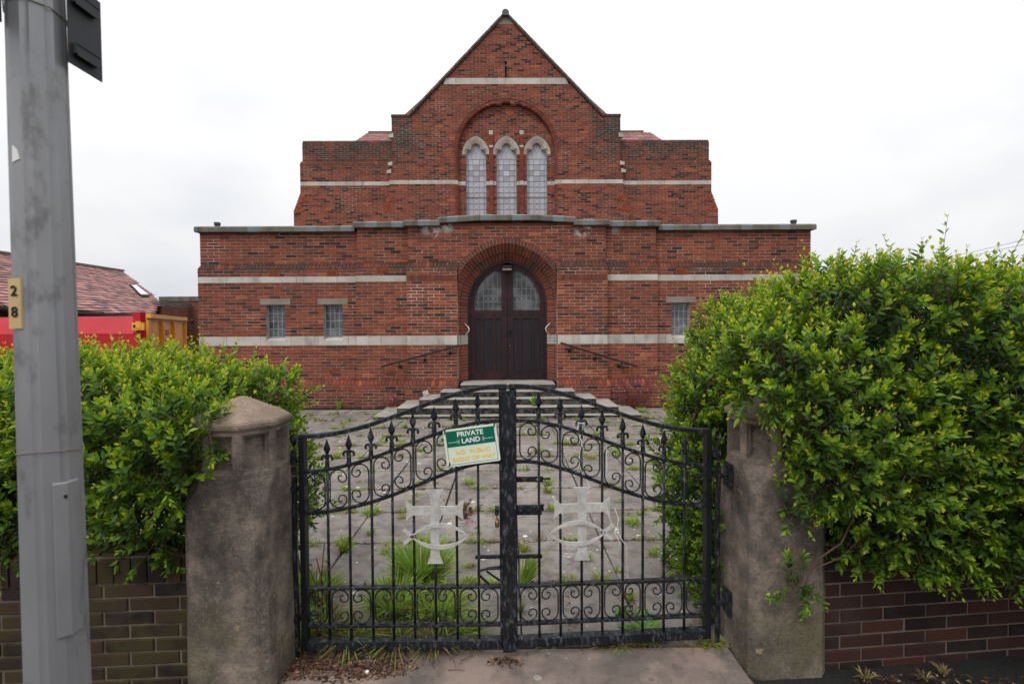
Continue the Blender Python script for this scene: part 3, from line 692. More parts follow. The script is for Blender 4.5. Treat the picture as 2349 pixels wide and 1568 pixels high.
# reveal of the blind arch and its rounded brick hood
hood = MB(); n = 62; rr = random.Random(9)
for i in range(n):
    a0 = math.pi * i / n + .002; a1 = math.pi * (i + 1) / n - .002
    def hp(r, a, y): return (r * math.cos(a), y, BZ + r * math.sin(a))
    f = [hp(BR, a0, YG + .03), hp(BR + .125, a0, YG - .012), hp(BR + .125, a1, YG - .012), hp(BR, a1, YG + .03)]; g = [hp(BR, a0, YR + .1), hp(BR + .125, a0, YR), hp(BR + .125, a1, YR), hp(BR, a1, YR + .1)]
    hood.hexa([f[0], f[1], g[1], g[0], f[3], f[2], g[2], g[3]][0:8], rr.uniform(.3, .6))
for side in (-1, 1):
    z = 68 * CO
    while z < BZ - .02:
        x0, x1 = side * BR, side * (BR + .10); a, b = sorted((x0, x1)); ya, yb = (YG - .006, YG + .03) if side < 0 else (YG + .03, YG - .006)
        band_ = 94 * CO - .01 < z < 96 * CO - .01
        hood.hexa([(a, ya, z + .004), (b, yb, z + .004), (b, YR + .05, z + .004), (a, YR + .05, z + .004), (a, ya, z + CO - .004), (b, yb, z + CO - .004), (b, YR + .05, z + CO - .004), (a, YR + .05, z + CO - .004)], .2 if band_ else rr.uniform(.3, .65), 1 if band_ else 0)
        z += CO
hood.build('blind_arch_bricks', [M['brick'], M['band']], CH, kind='stuff')
# pilasters between the lancets
pil = MB()
for c in (-.4825, .4825):
    z = 68 * CO; rr = random.Random(int(c * 99))
    while z < 7.86:
        st_ = 94 * CO - .01 < z < 96 * CO - .01 or 7.28 < z < 7.39 or 7.72 < z < 7.83
        pil.box(c - .062, c + .062, YR - .055, YR + .01, z + .003, z + CO - .003, .2 if st_ else rr.uniform(.35, .68), 1 if st_ else 0); z += CO
pil.build('pilaster_bricks', [M['brick'], M['band']], CH, kind='stuff')
# splayed jamb bricks in the lancet openings
jb = MB(); rr = random.Random(31)
for c in WX:
    for side in (-1, 1):
        z = 68 * CO
        while z < LZ - .01:
            x0 = c + side * .322; x1 = c + side * .385; a, b = sorted((x0, x1)); st_ = 94 * CO - .01 < z < 96 * CO - .01
            ya, yb = (YR - .004, YR + .16) if side < 0 else (YR + .16, YR - .004)
            jb.hexa([(a, ya, z + .004), (b, yb, z + .004), (b, YR + .2, z + .004), (a, YR + .2, z + .004), (a, ya, z + CO - .004), (b, yb, z + CO - .004), (b, YR + .2, z + CO - .004), (a, YR + .2, z + CO - .004)], rr.uniform(.25, .55), 1 if st_ else 0)
            z += CO
jb.build('lancet_jamb_bricks', [M['brick'], M['band']], CH, kind='stuff')
# lancet windows: stone head, panes, leads
def arcpts(cx, cz_, r, a0, a1, n): return [(cx + r * math.cos(a0 + (a1 - a0) * i / n), cz_ + r * math.sin(a0 + (a1 - a0) * i / n)) for i in range(n + 1)]
for wi, c in enumerate(WX):
    lw = tag(MB().box(c - .32, c + .32, YR + .19, YR + .20, 4.4, 7.6).build('lancet_window', M['black'], CH))
    hd = MB(); outer = []; e = .176; rO = .43 + e
    amx = math.acos(e / rO)
    for i in range(17): a = amx * i / 16; outer.append((-e + rO * math.cos(a), LZ + rO * math.sin(a)))
    inner = [(.318, LZ), (.312, 7.17), (.295, 7.215), (.265, 7.25), (.225, 7.27), (.185, 7.275), (.150, 7.30), (.140, 7.335), (.141, 7.36), (.135, 7.395), (.120, 7.425), (.095, 7.45), (.072, 7.467), (.05, 7.48), (.03, 7.49), (.012, 7.497), (0, 7.50)]
    for side in (-1, 1):
        for i in range(16):
            o0, o1, i0, i1 = outer[i], outer[i + 1], inner[i], inner[i + 1]
            mid0 = (o0[0] * .62 + i0[0] * .38, o0[1] * .62 + i0[1] * .38); mid1 = (o1[0] * .62 + i1[0] * .38, o1[1] * .62 + i1[1] * .38)
            q = lambda p, y: (c + side * p[0], y, p[1])
            y1, y2, y3 = YR - .03, YR - .012, YR + .10
            P_ = [q(o0, y1), q(o1, y1), q(mid0, y2), q(mid1, y2), q(i0, y3 - .06), q(i1, y3 - .06), q(o0, YR + .1), q(o1, YR + .1), q(i0, YR + .15), q(i1, YR + .15)]
            F_ = [(0, 1, 3, 2), (2, 3, 5, 4), (0, 6, 7, 1), (4, 5, 9, 8)]
            hd.poly(P_, F_ if side > 0 else [f[::-1] for f in F_], .3)
        hd.poly([(c + side * .43, YR - .03, LZ), (c + side * .318, YR + .04, LZ), (c + side * .318, YR + .15, LZ), (c + side * .43, YR + .1, LZ)], [(0, 1, 2, 3)], .3)
    # raised cusp ribs
    for side in (-1, 1):
        hd.tube([(c + side * .19, YR + .0, 7.27), (c + side * .24, YR - .018, 7.31), (c + side * .32, YR - .02, 7.30)], .012, 5)
        hd.tube([(c + side * .17, YR + .0, 7.29), (c + side * .18, YR - .016, 7.40), (c + side * .12, YR - .02, 7.52)], .012, 5)
    hd.tube([(c, YR - .030, 7.50), (c, YR - .030, 7.69)], .004, 4)
    hd.build('stone_head', M['lancet_stone'], lw)
    cols = [-.316, -.247, -.10, .10, .247, .316]; rr = random.Random(40 + wi); yg = YR + .145; rows = [7.02 - .176 * i for i in range(15)]
    for j, zt in enumerate(rows):
        for i in range(5):
            x0, x1 = cols[i], cols[i + 1]; z1 = zt; z0 = zt - .176
            dark = (j in (1, 3) and i == 2) or (j == 2 and i in (1, 3)); t = .38 if dark else min(1, rr.gauss(.78 if z0 > 5.82 else .66, .07)); tl = rr.uniform(-.0015, .0015)
            if z0 < 4.5: continue
            MB().poly([(c + x0 + .003, yg + tl, z0 + .003), (c + x1 - .003, yg - tl, z0 + .003), (c + x1 - .003, yg + tl, z1 - .003), (c + x0 + .003, yg - tl, z1 - .003)], [(0, 1, 2, 3)], t).build('pane', M['lancet_glass'], lw)
    top = [(x, z) for x, z in inner]; pts = [(c + x, yg, z) for x, z in [(.318, 7.02)] + top] + [(c - x, yg, z) for x, z in ([(.318, 7.02)] + top[:-1])[::-1]]
    MB().poly(pts, [tuple(range(len(pts)))], .8).build('pane', M['lancet_glass'], lw)
    le = MB(); yl = yg - .004
    for x in cols: le.tube([(c + x, yl, 4.5), (c + x, yl, 7.02)], .0065, 4)
    for z in rows: le.tube([(c - .316, yl, z), (c + .316, yl, z)], .0065, 4)
    for j in range(4, 13):
        zt = rows[j]
        for p, q in (((-.1, -.088), (0, 0)), ((0, 0), (.1, -.088)), ((.1, -.088), (0, -.176)), ((0, -.176), (-.1, -.088))): le.tube([(c + p[0] * .75, yl, zt + p[1]), (c + q[0] * .75, yl, zt + q[1])], .003, 4)
    for s_ in (-1, 1):
        le.tube([(c + s_ * .14, yl, 7.02), (c + s_ * .14, yl, 7.20), (c + s_ * .09, yl, 7.30), (c + s_ * .06, yl, 7.40), (c, yl, 7.46)], .003, 4); le.tube([(c, yl, 7.20), (c + s_ * .07, yl, 7.27), (c + s_ * .05, yl, 7.38)], .003, 4)
        le.tube([(c + s_ * .30, yl, 7.02), (c + s_ * .26, yl, 7.16), (c + s_ * .16, yl, 7.24)], .003, 4)
    le.tube([(c, yl, 7.02), (c, yl, 7.46)], .003, 4); le.tube([(c - .32, yl, 5.82), (c + .32, yl, 5.82)], .011, 6)
    le.build('leading', M['lead_dark'], lw)
# slit
sl = MB(); sl.box(-.032, .032, YG + .06, YG + .08, 9.29, 9.99); sl.build('slit_opening', M['black'], CH)
sc = MB(); sc.box(-.05, .05, YG - .012, YG + .02, 9.79, 9.82); sc.build('slit_bracket', M['coping'], CH)
# stone bands on the gable and the flanks
stones(-3.66, -BR - .08, 94 * CO, 96 * CO, YG, M['band'], (.62, .62, .95, .55), 21); stones(BR + .08, 3.66, 94 * CO, 96 * CO, YG, M['band'], (.9, .62, .7, .8), 22)
for a, b in ((-1.58, -1.285), (-.645, -.545), (-.42, -.32), (.32, .42), (.545, .645), (1.285, 1.58)): stones(a, b, 94 * CO, 96 * CO, YR, M['band'], (2,), int(a * 50))
gh = gable_half(142.5 * CO)
x = -gh
for L_ in (.17, .25, .52, .52, .50, .30, .51, .51, .51, .19, .16, .9):
    e = min(x + L_ * .93, gh)
    if x < gh - .02:
        sa = lambda xx, z: max(-gable_half(z), min(gable_half(z), xx)); z0, z1 = 141 * CO + .003, 144 * CO - .003
        b = MB(); b.hexa([(sa(x, z0) + .002, YG - .006, z0), (sa(e, z0) - .002, YG - .006, z0), (sa(e, z0) - .002, YG + .1, z0), (sa(x, z0) + .002, YG + .1, z0), (sa(x, z1) + .002, YG - .006, z1), (sa(e, z1) - .002, YG - .006, z1), (sa(e, z1) - .002, YG + .1, z1), (sa(x, z1) + .002, YG + .1, z1)], random.Random(int(x * 77)).random() * .6)
        b.build('band_stone', M['band'], CH)
    x = e
ap_ = MB(); ap_.prism([(-gable_half(169 * CO), 169 * CO + .002), (gable_half(169 * CO), 169 * CO + .002), (0, 11.34)], YG - .004, YG + .2, .5); ap_.build('apex_stone', M['lintel'], CH)
# verge tiles and ridge cap
vt = MB(); rr = random.Random(3); n = 56
for side in (-1, 1):
    A = Vector((side * 3.03, 0, 8.23)); B = Vector((0, 0, 11.36)); d_ = (B - A) / n; nn = Vector((-d_.z, 0, d_.x)).normalized(); nn = nn if nn.z > 0 else -nn
    for i in range(n):
        p = A + d_ * (i + .5); vt.obox(p + nn * (.045 + rr.uniform(-.003, .003)) + Vector((0, YG + .12, 0)), d_ * .56, Vector((0, .20, 0)), nn * .022 + d_ * .10, rr.random())
    vt.obox((A + B) / 2 + nn * .008 + Vector((0, YG + .01, 0)), (B - A) / 2, Vector((0, .05, 0)), nn * .016, .1)
vt.build('verge_tiles', M['tile_top'], CH, kind='stuff')
rc = MB(); prof = [(.11 * math.cos(a), 11.38 + .11 * math.sin(a)) for a in [math.pi * i / 12 for i in range(13)]] + [(-.11, 11.30), (.11, 11.30)]; rc.prism(prof, YG - .10, YG + .35); rc.build('ridge_cap', simple('green_grey_ridge', (.07, .085, .075), .7), CH)
# shoulders: brick-on-edge caps
for side in (-1, 1):
    sh = MB(); rr = random.Random(side + 8)
    for i in range(7): a, b = sorted((side * (3.02 + i * .082), side * (3.02 + (i + 1) * .082 - .006))); sh.hexa([(a, YG - .01, 8.235), (b, YG - .01, 8.235), (b, YG + .3, 8.235), (a, YG + .3, 8.235), (a, YG + .0, 8.32), (b, YG + .0, 8.32), (b, YG + .3, 8.32), (a, YG + .3, 8.32)], rr.uniform(.1, .5))
    sh.build('shoulder_cap', M['brick'], CH, kind='stuff')
    for x0, x1, z0, z1 in ((3.52, 3.66, 7.60, 7.74), (3.56, 3.70, 6.74, 6.87), (3.60, 3.74, 6.50, 6.63)):
        q = MB(); a, b = sorted((side * x0, side * x1)); q.hexa([(a, YG - .03, z0), (b, YG - .03, z0), (b, YG + .16, z0), (a, YG + .16, z0), (a, YG - .03, z1 - (.05 if side < 0 else 0)), (b, YG - .03, z1 - (.05 if side > 0 else 0)), (b, YG + .16, z1), (a, YG + .16, z1)], .4); q.build('kneeler_stone', M['band'], CH)
# flanks beside the gable
def flank(side):
    def f(z):
        o = 6.43 if z > 6.85 else (6.50 if z > 5.93 else (6.50 + (5.93 - z) / .58 * .22 if z > 5.35 else 6.72))
        i = gable_half(z) - .03 if z < 8.3 else 3.5
        return [tuple(sorted((side * i, side * o)))]
    lay(f, 68 * CO, 94 * CO, YF, 730 + side, 31, core=.6); lay(f, 96 * CO, 104 * CO, YF, 740 + side, 31, core=.6); lay(f, 106 * CO, 114 * CO, YF + .03, 750 + side, 31, core=.6)
    a, b = sorted((side * 3.60, side * 6.50)); slope_course(a, b, YF + .03, 104 * CO, 106 * CO, .035, 760, side < 0, side > 0)
    a, b = sorted((side * 3.57, side * 6.43)); slope_course(a, b, YF + .05, 114 * CO, 115.8 * CO, .02, 770, side < 0, side > 0)
    a, b = sorted((side * 3.68, side * 6.50)); stones(a, b, 94 * CO, 96 * CO, YF, M['band'], (1.55, .55, .8, .7) if side < 0 else (.5, .9, 1.5, .6), 50 + side)
    # tumbled-in brick wedges
    for xo, yy in ((6.50, YF), (3.66, YG)):
        for zt, dx in ((5.93, 0), (5.63, .11)):
            tb = MB(); x = xo + dx; rr = random.Random(int(x * 10 + zt))
            T = Vector((side * x, 0, zt)); D = Vector((side * -.30, 0, -.30)).normalized(); Nn = Vector((side * .34, 0, -.94)).normalized()
            for r_i in range(4):
                for cc in range(2):
                    ln = .34 - r_i * .075
                    if cc * .17 >= ln: continue
                    L_ = min(.165, ln - cc * .17); cen = T + D * (cc * .17 + L_ / 2 + r_i * .0) + Vector((side * .030, 0, -.072)) * (r_i + .35)
                    tb.obox(cen + Vector((0, yy - .002, 0)), D * (L_ / 2 - .003), Vector((0, .012, 0)), Vector((D.z, 0, -D.x)) * .028, rr.uniform(.7, .92))
            tb.build('tumbled_bricks', M['brick'], CH, kind='stuff')
flank(-1); flank(1)
nave = MB(); nave.box(-3.55, 3.55, YG + .34, 34, 0, 8.15); nave.box(-6.42, 6.42, YF + .62, 20, 0, 7.35); nave.build('nave_walls', M['brick_side'], CH)
nr = MB(); nr.poly([(-3.6, YG + .3, 8.1), (0, YG + .3, 11.31), (3.6, YG + .3, 8.1), (-3.6, 34, 8.3), (0, 34, 11.31), (3.6, 34, 8.3)], [(0, 1, 4, 3), (1, 2, 5, 4), (3, 4, 5), (0, 2, 1)], .5); nr.build('nave_roof', M['slate'], CH)
# slated side roofs showing over the flanks
for side in (-1, 1):
    tl = MB(); rr = random.Random(12); y0, z0, y1, z1 = 17.2, 7.50, 19.2, 8.88; n = 12
    xe = lambda t: 5.65 - (5.65 - 5.15) * t - t * .0
    for i in range(n):
        t0, t1 = i / n, (i + 1) / n; xo = 5.55 - .42 * t0 if side < 0 else 5.75 - .42 * t0; x = 3.3
        while x < xo - .02:
            e = min(x + .24, xo); a, b = sorted((side * x, side * e)); lift = .02
            ya, za = y0 + (y1 - y0) * t0, z0 + (z1 - z0) * t0; yb, zb = y0 + (y1 - y0) * t1, z0 + (z1 - z0) * t1; j = rr.uniform(0, .006)
            tl.hexa([(a + .003, ya, za + j), (b - .003, ya, za + j), (b - .003, yb, zb), (a + .003, yb, zb), (a + .003, ya - .01, za + lift + j), (b - .003, ya - .01, za + lift + j), (b - .003, yb, zb + .004), (a + .003, yb, zb + .004)], rr.uniform(.3, 1)); x += .24
    x = 3.3; 
    while x < 5.1: a, b = sorted((side * x, side * (x + .36))); tl.box(a + .004, b - .004, y1 - .05, y1 + .08, z1 - .02, z1 + .055, 0, 1); x += .36
    tl.build('side_roof_slates', [M['slate'], M['tile_top']], CH, kind='stuff')
    bb = MB(); bb.hexa([(side * 3.3 if side > 0 else -5.5, y0, z0 - .01), (side * 5.5 if side > 0 else -3.3, y0, z0 - .01), (side * 5.5 if side > 0 else -3.3, 19.5, z0 - .01), (side * 3.3 if side > 0 else -5.5, 19.5, z0 - .01), (side * 3.3 if side > 0 else -5.05, y1, z1 - .02), (side * 5.05 if side > 0 else -3.3, y1, z1 - .02), (side * 5.05 if side > 0 else -3.3, 19.5, z1 - .02), (side * 3.3 if side > 0 else -5.05, 19.5, z1 - .02)]); bb.build('side_roof', M['slate'], CH)
# ---- bricks: the 300 that show largest are objects, the rest one part
cand.sort(key=lambda c: c[0]); bcache = {}
for i, (nr_, x0, x1, z0, z1, y, t) in enumerate(cand):
    if i < 300:
        key = (round((x1 - x0) * 250), round(t * 8))
        if key not in bcache:
            hl = (x1 - x0) / 2; hh = (z1 - z0) / 2; b = MB(); b.bbox(-hl, hl, 0, .06, -hh, hh, .003, t); bcache[key] = b.mesh('brick', M['brick'])
        o = bpy.data.objects.new('brick', bcache[key]); C.objects.link(o); o.parent = CH; o.matrix_parent_inverse = Matrix.Translation((0, -10.8, 0)); o.location = ((x0 + x1) / 2, y, (z0 + z1) / 2)
    else:
        b_ = rest; b_.poly([(x0, y, z0), (x1, y, z0), (x1, y, z1), (x0, y, z1), (x0, y + .03, z0), (x1, y + .03, z0), (x1, y + .03, z1), (x0, y + .03, z1)], [(0, 1, 2, 3), (1, 5, 6, 2), (4, 0, 3, 7), (3, 2, 6, 7), (4, 5, 1, 0)], t)
rest.build('brickwork', M['brick'], CH, kind='stuff'); bed.build('mortar_bed', M['mortar'], CH)
# ------------------------------------------------------------------ entrance steps
ST = tag(empty('entrance_steps', (0, 10, 0)), 'worn stone steps rising in narrowing tiers to the church door', 'steps')
for i, (hw, y, z0, z1) in enumerate([(2.46, 9.30, -.03, .06), (2.06, 9.45, .06, .19), (1.69, 9.71, .19, .31), (1.32, 9.96, .31, .42), (.95, 10.20, .42, .53)]):
    y1 = 10.46 if hw > 1 else 10.95; x0 = -hw - .01 * i; nosing = .012
    xs = [-hw, -hw * .35, hw * .4, hw] if i < 4 else [-hw, hw]
    for a, b in zip(xs[:-1], xs[1:]):
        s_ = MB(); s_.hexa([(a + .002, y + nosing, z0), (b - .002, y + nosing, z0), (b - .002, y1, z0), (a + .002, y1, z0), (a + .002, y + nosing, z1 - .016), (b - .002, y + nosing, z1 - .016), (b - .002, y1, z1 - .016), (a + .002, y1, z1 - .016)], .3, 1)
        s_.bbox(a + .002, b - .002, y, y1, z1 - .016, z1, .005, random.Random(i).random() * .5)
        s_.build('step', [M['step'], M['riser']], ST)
th = MB(); th.box(-.83, .83, 10.951, 11.1, .3, .536, .3); th.build('threshold', M['step'], ST)
# ------------------------------------------------------------------ handrails
for side in (-1, 1):
    A = W(875, 841, YM - .08) if side < 0 else W(1462, 841, YM - .08); B = W(1053, 793, YM - .10) if side < 0 else W(1286, 787, YM - .10)
    A.y = YM - .09; B.y = YM - .09
    H = tag(empty('handrail', ((A.x + B.x) / 2, YM, 0.9)), ('left' if side < 0 else 'right') + ' dark red sloping handrail on wall brackets ' + ('left' if side < 0 else 'right') + ' of the arched door', 'handrail', 'handrails beside the church door')
    b = MB(); b.obox((A + B) / 2, (B - A) / 2, Vector((0, .022, 0)), Vector((0, 0, .016)), .5); b.tube([A + Vector((0, 0, .014)), B + Vector((0, 0, .014))], .018, 8); b.build('rail', M['rail'], H)
    for t in (.22, .55, .88):
        p = A.lerp(B, t); yy = (YB if abs(p.x) > 2.06 else YM); q = MB(); q.lathe((p.x, yy - .012, p.z - .10), [(.035, -.01), (.035, .008), (.015, .014)], 12, axis='y')
        q.tube([(p.x, yy - .02, p.z - .10), (p.x, p.y, p.z - .10), (p.x + .02, p.y, p.z - .06), (p.x + .02, p.y, p.z - .01)], .009, 6); q.build('rail_bracket', M['iron_dark'], H)
# ------------------------------------------------------------------ gate pillars
def pillar(cx, cy, rot, h, label, twist):
    P = tag(empty('gate_pillar', (cx, cy, 0)), label, 'gate pillar', 'stone pillars either side of the gates'); P.rotation_euler = (0, 0, rot)
    LOCAL[0] = True
    b = MB(); rr = random.Random(int(cx * 100))
    def ring(z, hh, c): return [(-hh + c, -hh, z), (hh - c, -hh, z), (hh, -hh + c, z), (hh, hh - c, z), (hh - c, hh, z), (-hh + c, hh, z), (-hh, hh - c, z), (-hh, -hh + c, z)]
    c8 = h * .586
    lv = [(-.08, h + .006, .045), (.25, h + .004, .04), (.5, h, .035), (.87, h, .032), (.985, h, c8)]
    def skin(mb, A, B):
        for j in range(8):
            k2 = (j + 1) % 8; mb.poly([A[j], A[k2], B[k2], B[j]], [(0, 1, 2, 3)])
    R_ = [ring(*l) for l in lv]
    for A, B in zip(R_[:-1], R_[1:]): skin(b, A, B)
    b.build('shaft', M['pillar'], P)
    hd = MB(); A = ring(.985, h, c8); B = ring(1.205, h, c8)
    for j in range(8):
        k2 = (j + 1) % 8; a0, a1, b1, b0 = map(Vector, (A[j], A[k2], B[k2], B[j])); nn = (a1 - a0).cross(b0 - a0).normalized()
        def ins(mr, dz, dep): u = (a1 - a0).normalized() * mr; v = Vector((0, 0, dz)); return [a0 + u + v - nn * dep, a1 - u + v - nn * dep, b1 - u - v - nn * dep, b0 + u - v - nn * dep]
        rings = [[a0, a1, b1, b0], ins(.022, .022, 0), ins(.027, .027, .012), ins(.033, .032, .012), ins(.041, .040, .040)]
        for X, Y_ in zip(rings[:-1], rings[1:]):
            for q in range(4): q2 = (q + 1) % 4; hd.poly([X[q], X[q2], Y_[q2], Y_[q]], [(0, 1, 2, 3)])
        hd.poly(rings[-1], [(0, 1, 2, 3)])
    hd.build('panelled_head', M['pillar'], P)
    cp = MB(); rs = [ring(z, hh, hh * .586) for z, hh in ((1.205, h), (1.208, h + .012), (1.226, h + .016), (1.240, h + .012), (1.246, h + .002), (1.262, h - .020), (1.284, h - .062), (1.306, h - .105), (1.326, h - .145), (1.338, .014))]
    for A, B in zip(rs[:-1], rs[1:]): skin(cp, A, B)
    cp.poly(rs[-1], [tuple(range(8))]); o = cp.build('cap_stone', M['pillar'], P)
    for q in P.children:
        bm = bmesh.new(); bm.from_mesh(q.data); bmesh.ops.remove_doubles(bm, verts=bm.verts, dist=1e-4); bmesh.ops.bevel(bm, geom=[e for e in bm.edges if e.is_manifold and e.calc_face_angle(0) > .25], offset=(.004 if 'head' not in q.name else .002), segments=2, affect='EDGES'); bmesh.ops.subdivide_edges(bm, edges=[e for e in bm.edges if e.calc_length() > .08], cuts=3, use_grid_fill=True)
        from mathutils import noise as mn
        for v in bm.verts: v.co += Vector([mn.noise(v.co * 9 + Vector((cx * 7 + k_, 0, 0))) for k_ in (0, 5, 9)]) * (.003 if 'head' not in q.name else .0012)
        bm.to_mesh(q.data); bm.free(); q.data.polygons.foreach_set('use_smooth', [True] * len(q.data.polygons)); q.data.set_sharp_from_angle(angle=R(26))
    # hinge plates belong to the pillar
    LOCAL[0] = False
    return P
PL = pillar(-1.28, 2.47, R(-2), .19, 'weathered brown stone gate pillar with domed cap in front of the left hedge', 0)
PR = pillar(1.345, 2.60, R(3), .19, 'grey stone gate pillar half buried under the right hedge', 0)
# ------------------------------------------------------------------ gates
def px_z(x, y): return CAM_H - (y - 751 - .006 * (1163 - x)) / 458.8
def curve(pts):
    q = [((x - 1163) / 458.8, px_z(x, y)) for x, y in pts]
    xs = [p[0] for p in q]; zs = [p[1] for p in q]
    co = np.polyfit(xs, zs, 4); return lambda x: float(np.polyval(co, x))
TOP = curve([(686, 1000), (736, 997), (788, 988), (839, 977), (890, 960), (941, 939.6), (992, 919), (1044, 903.8), (1095, 892), (1145, 884.6)])
UP = curve([(702, 1082.5), (746, 1077), (795, 1065), (846, 1053), (893, 1036), (943, 1014), (993, 996), (1044, 981), (1095, 970), (1145, 965)])
MID = curve([(702, 1177.7), (748, 1174), (795, 1165), (848, 1153), (898, 1136.8), (947, 1116), (995, 1094.5), (1044, 1078), (1095, 1065), (1145, 1060)])
BARS = [(x - 1163) / 458.8 for x in (746, 796, 847, 895, 944, 993, 1043, 1093)]
TIPS = [px_z(*p) for p in ((746, 1011), (796, 1001), (847, 985), (895, 968), (944, 950), (993, 936), (1043, 918), (1093, 905))]
def scroll(xa, xb, zlo, zhi, back):
    x0, x1 = (xa, xb) if back > 0 else (xb, xa); w2 = abs(xb - xa) / 2 - .002; xc = (xa + xb) / 2; sg = 1 if back > 0 else -1
    def half(zt, up):
        pts = []; zc = zt - up * w2
        for i in range(10): a = math.pi * i / 9; pts.append((xc + sg * w2 * math.cos(a), zc + up * w2 * math.sin(a)))
        r2 = w2 * .50; cx = xc - sg * (w2 - r2)
        for i in range(1, 10): a = math.pi + R(200) * i / 9; pts.append((cx + sg * r2 * math.cos(a), zc + up * r2 * math.sin(a)))
        a_e = math.pi + R(200); ex, ez = cx + sg * r2 * math.cos(a_e), zc + up * r2 * math.sin(a_e); r3 = r2 * .42; c3x, c3z = ex - sg * r3 * math.cos(a_e), ez - up * r3 * math.sin(a_e)
        for i in range(1, 6): a = a_e + R(130) * i / 5; pts.append((c3x + sg * r3 * math.cos(a), c3z + up * r3 * math.sin(a)))
        return pts
    return half(zhi(xc), 1)[::-1] + half(zlo(xc), -1)
def gate(side, hy, rot, label):
    hx = 1.043 * side; Gt = tag(empty('gate', (hx, hy, 0)), label, 'gate', 'pair of black iron churchyard gates'); Gt.rotation_euler = (0, 0, rot); LOCAL[0] = True
    X = lambda x: (-x if side > 0 else x) - hx                 # measured on the left leaf (x < 0), mirrored for the right
    def bx(b, xa, xb, y0, y1, z0, z1, mi=0): a, c = sorted((X(xa), X(xb))); b.box(a, c, y0, y1, z0, z1, .5, mi); return b
    s_ = bx(MB(), -1.043, -1.016, -.025, .025, .045, 1.125); s_.build('hinge_stile', M['iron_dark'], Gt, bevel=.002)
    zt = TOP(-.02)
    if side < 0: bx(MB(), -.046, -.008, -.016, .02, .045, zt - .006).build('meeting_stile', M['iron'], Gt, bevel=.002)
    else:
        bx(MB(), -.040, -.006, -.012, .02, .045, zt - .006).build('meeting_stile', M['iron'], Gt, bevel=.002)
        bx(MB(), -.036, .036, -.030, -.0185, .028, zt - .02).build('cover_plate', M['iron'], Gt, bevel=.003)
    br = MB(); bx(br, -1.016, -.04, -.026, .026, .045, .052); bx(br, -1.016, -.04, -.026, -.020, .052, .086); bx(br, -1.016, -.04, -.020, .026, .078, .086); br.build('bottom_rail', M['iron'], Gt)
    for z in (.352, .158): bx(MB(), -1.018, -.04, -.014, .016, z - .006, z + .006).build('rail', M['iron'], Gt, bevel=.001)
    xs = np.linspace(-1.030, -.010, 34)
    def strip(f, x0, x1, hw, dep, y=0):
        b = MB(); xx = np.linspace(x0, x1, 30); P_ = []
        for x in xx:
            e = .01; t = Vector((e, 0, f(min(x + e, x1)) - f(max(x - e, x0)))); t = Vector((2 * e, 0, f(x + e) - f(x - e))).normalized(); nn = Vector((-t.z, 0, t.x)) * hw; p = Vector((x, 0, f(x)))
            P_.append([(X(q.x), yy, q.z) for q, yy in ((p - nn, y - dep), (p + nn, y - dep), (p + nn, y + dep), (p - nn, y + dep))])
        for A, B in zip(P_[:-1], P_[1:]):
            fc = [(0, 4, 5, 1), (1, 5, 6, 2), (2, 6, 7, 3), (3, 7, 4, 0)]; b.poly(A + B, fc if side < 0 else [f_[::-1] for f_ in fc])
        return b
    strip(TOP, -1.042, -.006, .0095, .022).build('arched_top_rail', M['iron'], Gt)
    strip(UP, -1.018, -.04, .0075, .012).build('curved_rail', M['iron'], Gt); strip(MID, -1.018, -.04, .0072, .012).build('curved_rail', M['iron'], Gt)
    for x, tip in zip(BARS, TIPS):
        b = MB(); lx = X(x); zb = UP(x); b.tube([(lx, 0, .078), (lx, 0, tip - .07)], .0068, 8); bar = b.build('bar', M['iron'], Gt, smooth=True)
        f = MB(); z0 = zb + .006
        f.lathe((lx, 0, z0), [(.016, 0), (.012, .010), (.0105, .030), (.013, .034), (.0115, .038), (.009, .041)], 8)
        zs = tip - .062; f.poly([(lx, -.011, zs + .018), (lx + .018, 0, zs + .022), (lx, .011, zs + .018), (lx - .018, 0, zs + .022), (lx, 0, tip + .012), (lx, -.004, zs - .006), (lx + .006, 0, zs - .006), (lx, .004, zs - .006), (lx - .006, 0, zs - .006)],
               [(0, 1, 4), (1, 2, 4), (2, 3, 4), (3, 0, 4), (5, 6, 1, 0), (6, 7, 2, 1), (7, 8, 3, 2), (8, 5, 0, 3)])
        f.lathe((lx, 0, zs - .010), [(.004, 0), (.009, .003), (.004, .006)], 8); f.lathe((lx, 0, zs - .036), [(.006, 0), (.010, .008), (.007, .024)], 8)
        for s2 in (-1, 1):
            f.tube([(lx + s2 * q[0], -.002, zs + q[1]) for q in ((.004, -.032), (.007, -.018), (.013, -.010), (.021, -.013), (.027, -.024), (.0275, -.032), (.023, -.034), (.0205, -.029))], [.004, .005, .006, .0065, .006, .005, .004, .003], 6)
        f.build('finial', M['iron'], bar, smooth=False)
    edges = [-1.016] + BARS + [-.044]
    for i, (a, c) in enumerate(zip(edges[:-1], edges[1:])):
        back = 1 if i % 2 == 0 else -1; a2 = a + (.0068 if i else .0); c2 = c - .0068
        for lo, hi in ((lambda x: MID(x) + .011 + .10 * abs(MID(x + .02) - MID(x - .02)), lambda x: UP(x) - .011 - .10 * abs(UP(x + .02) - UP(x - .02))), (lambda x: .168, lambda x: .342)):
            pp = scroll(a2 + .004, c2 - .004, lo, hi, back); MB().tube([(X(x), 0, z) for x, z in pp], .0037, 6, flat=1.6).build('scroll', M['iron'], Gt, smooth=True)
    # cross and fish emblems
    cx, cz = (993 - 1163) / 458.8, px_z(993, 1171.6)
    hw, hv, top, bot, arm = .0215, .0225, .107, .274, .1445
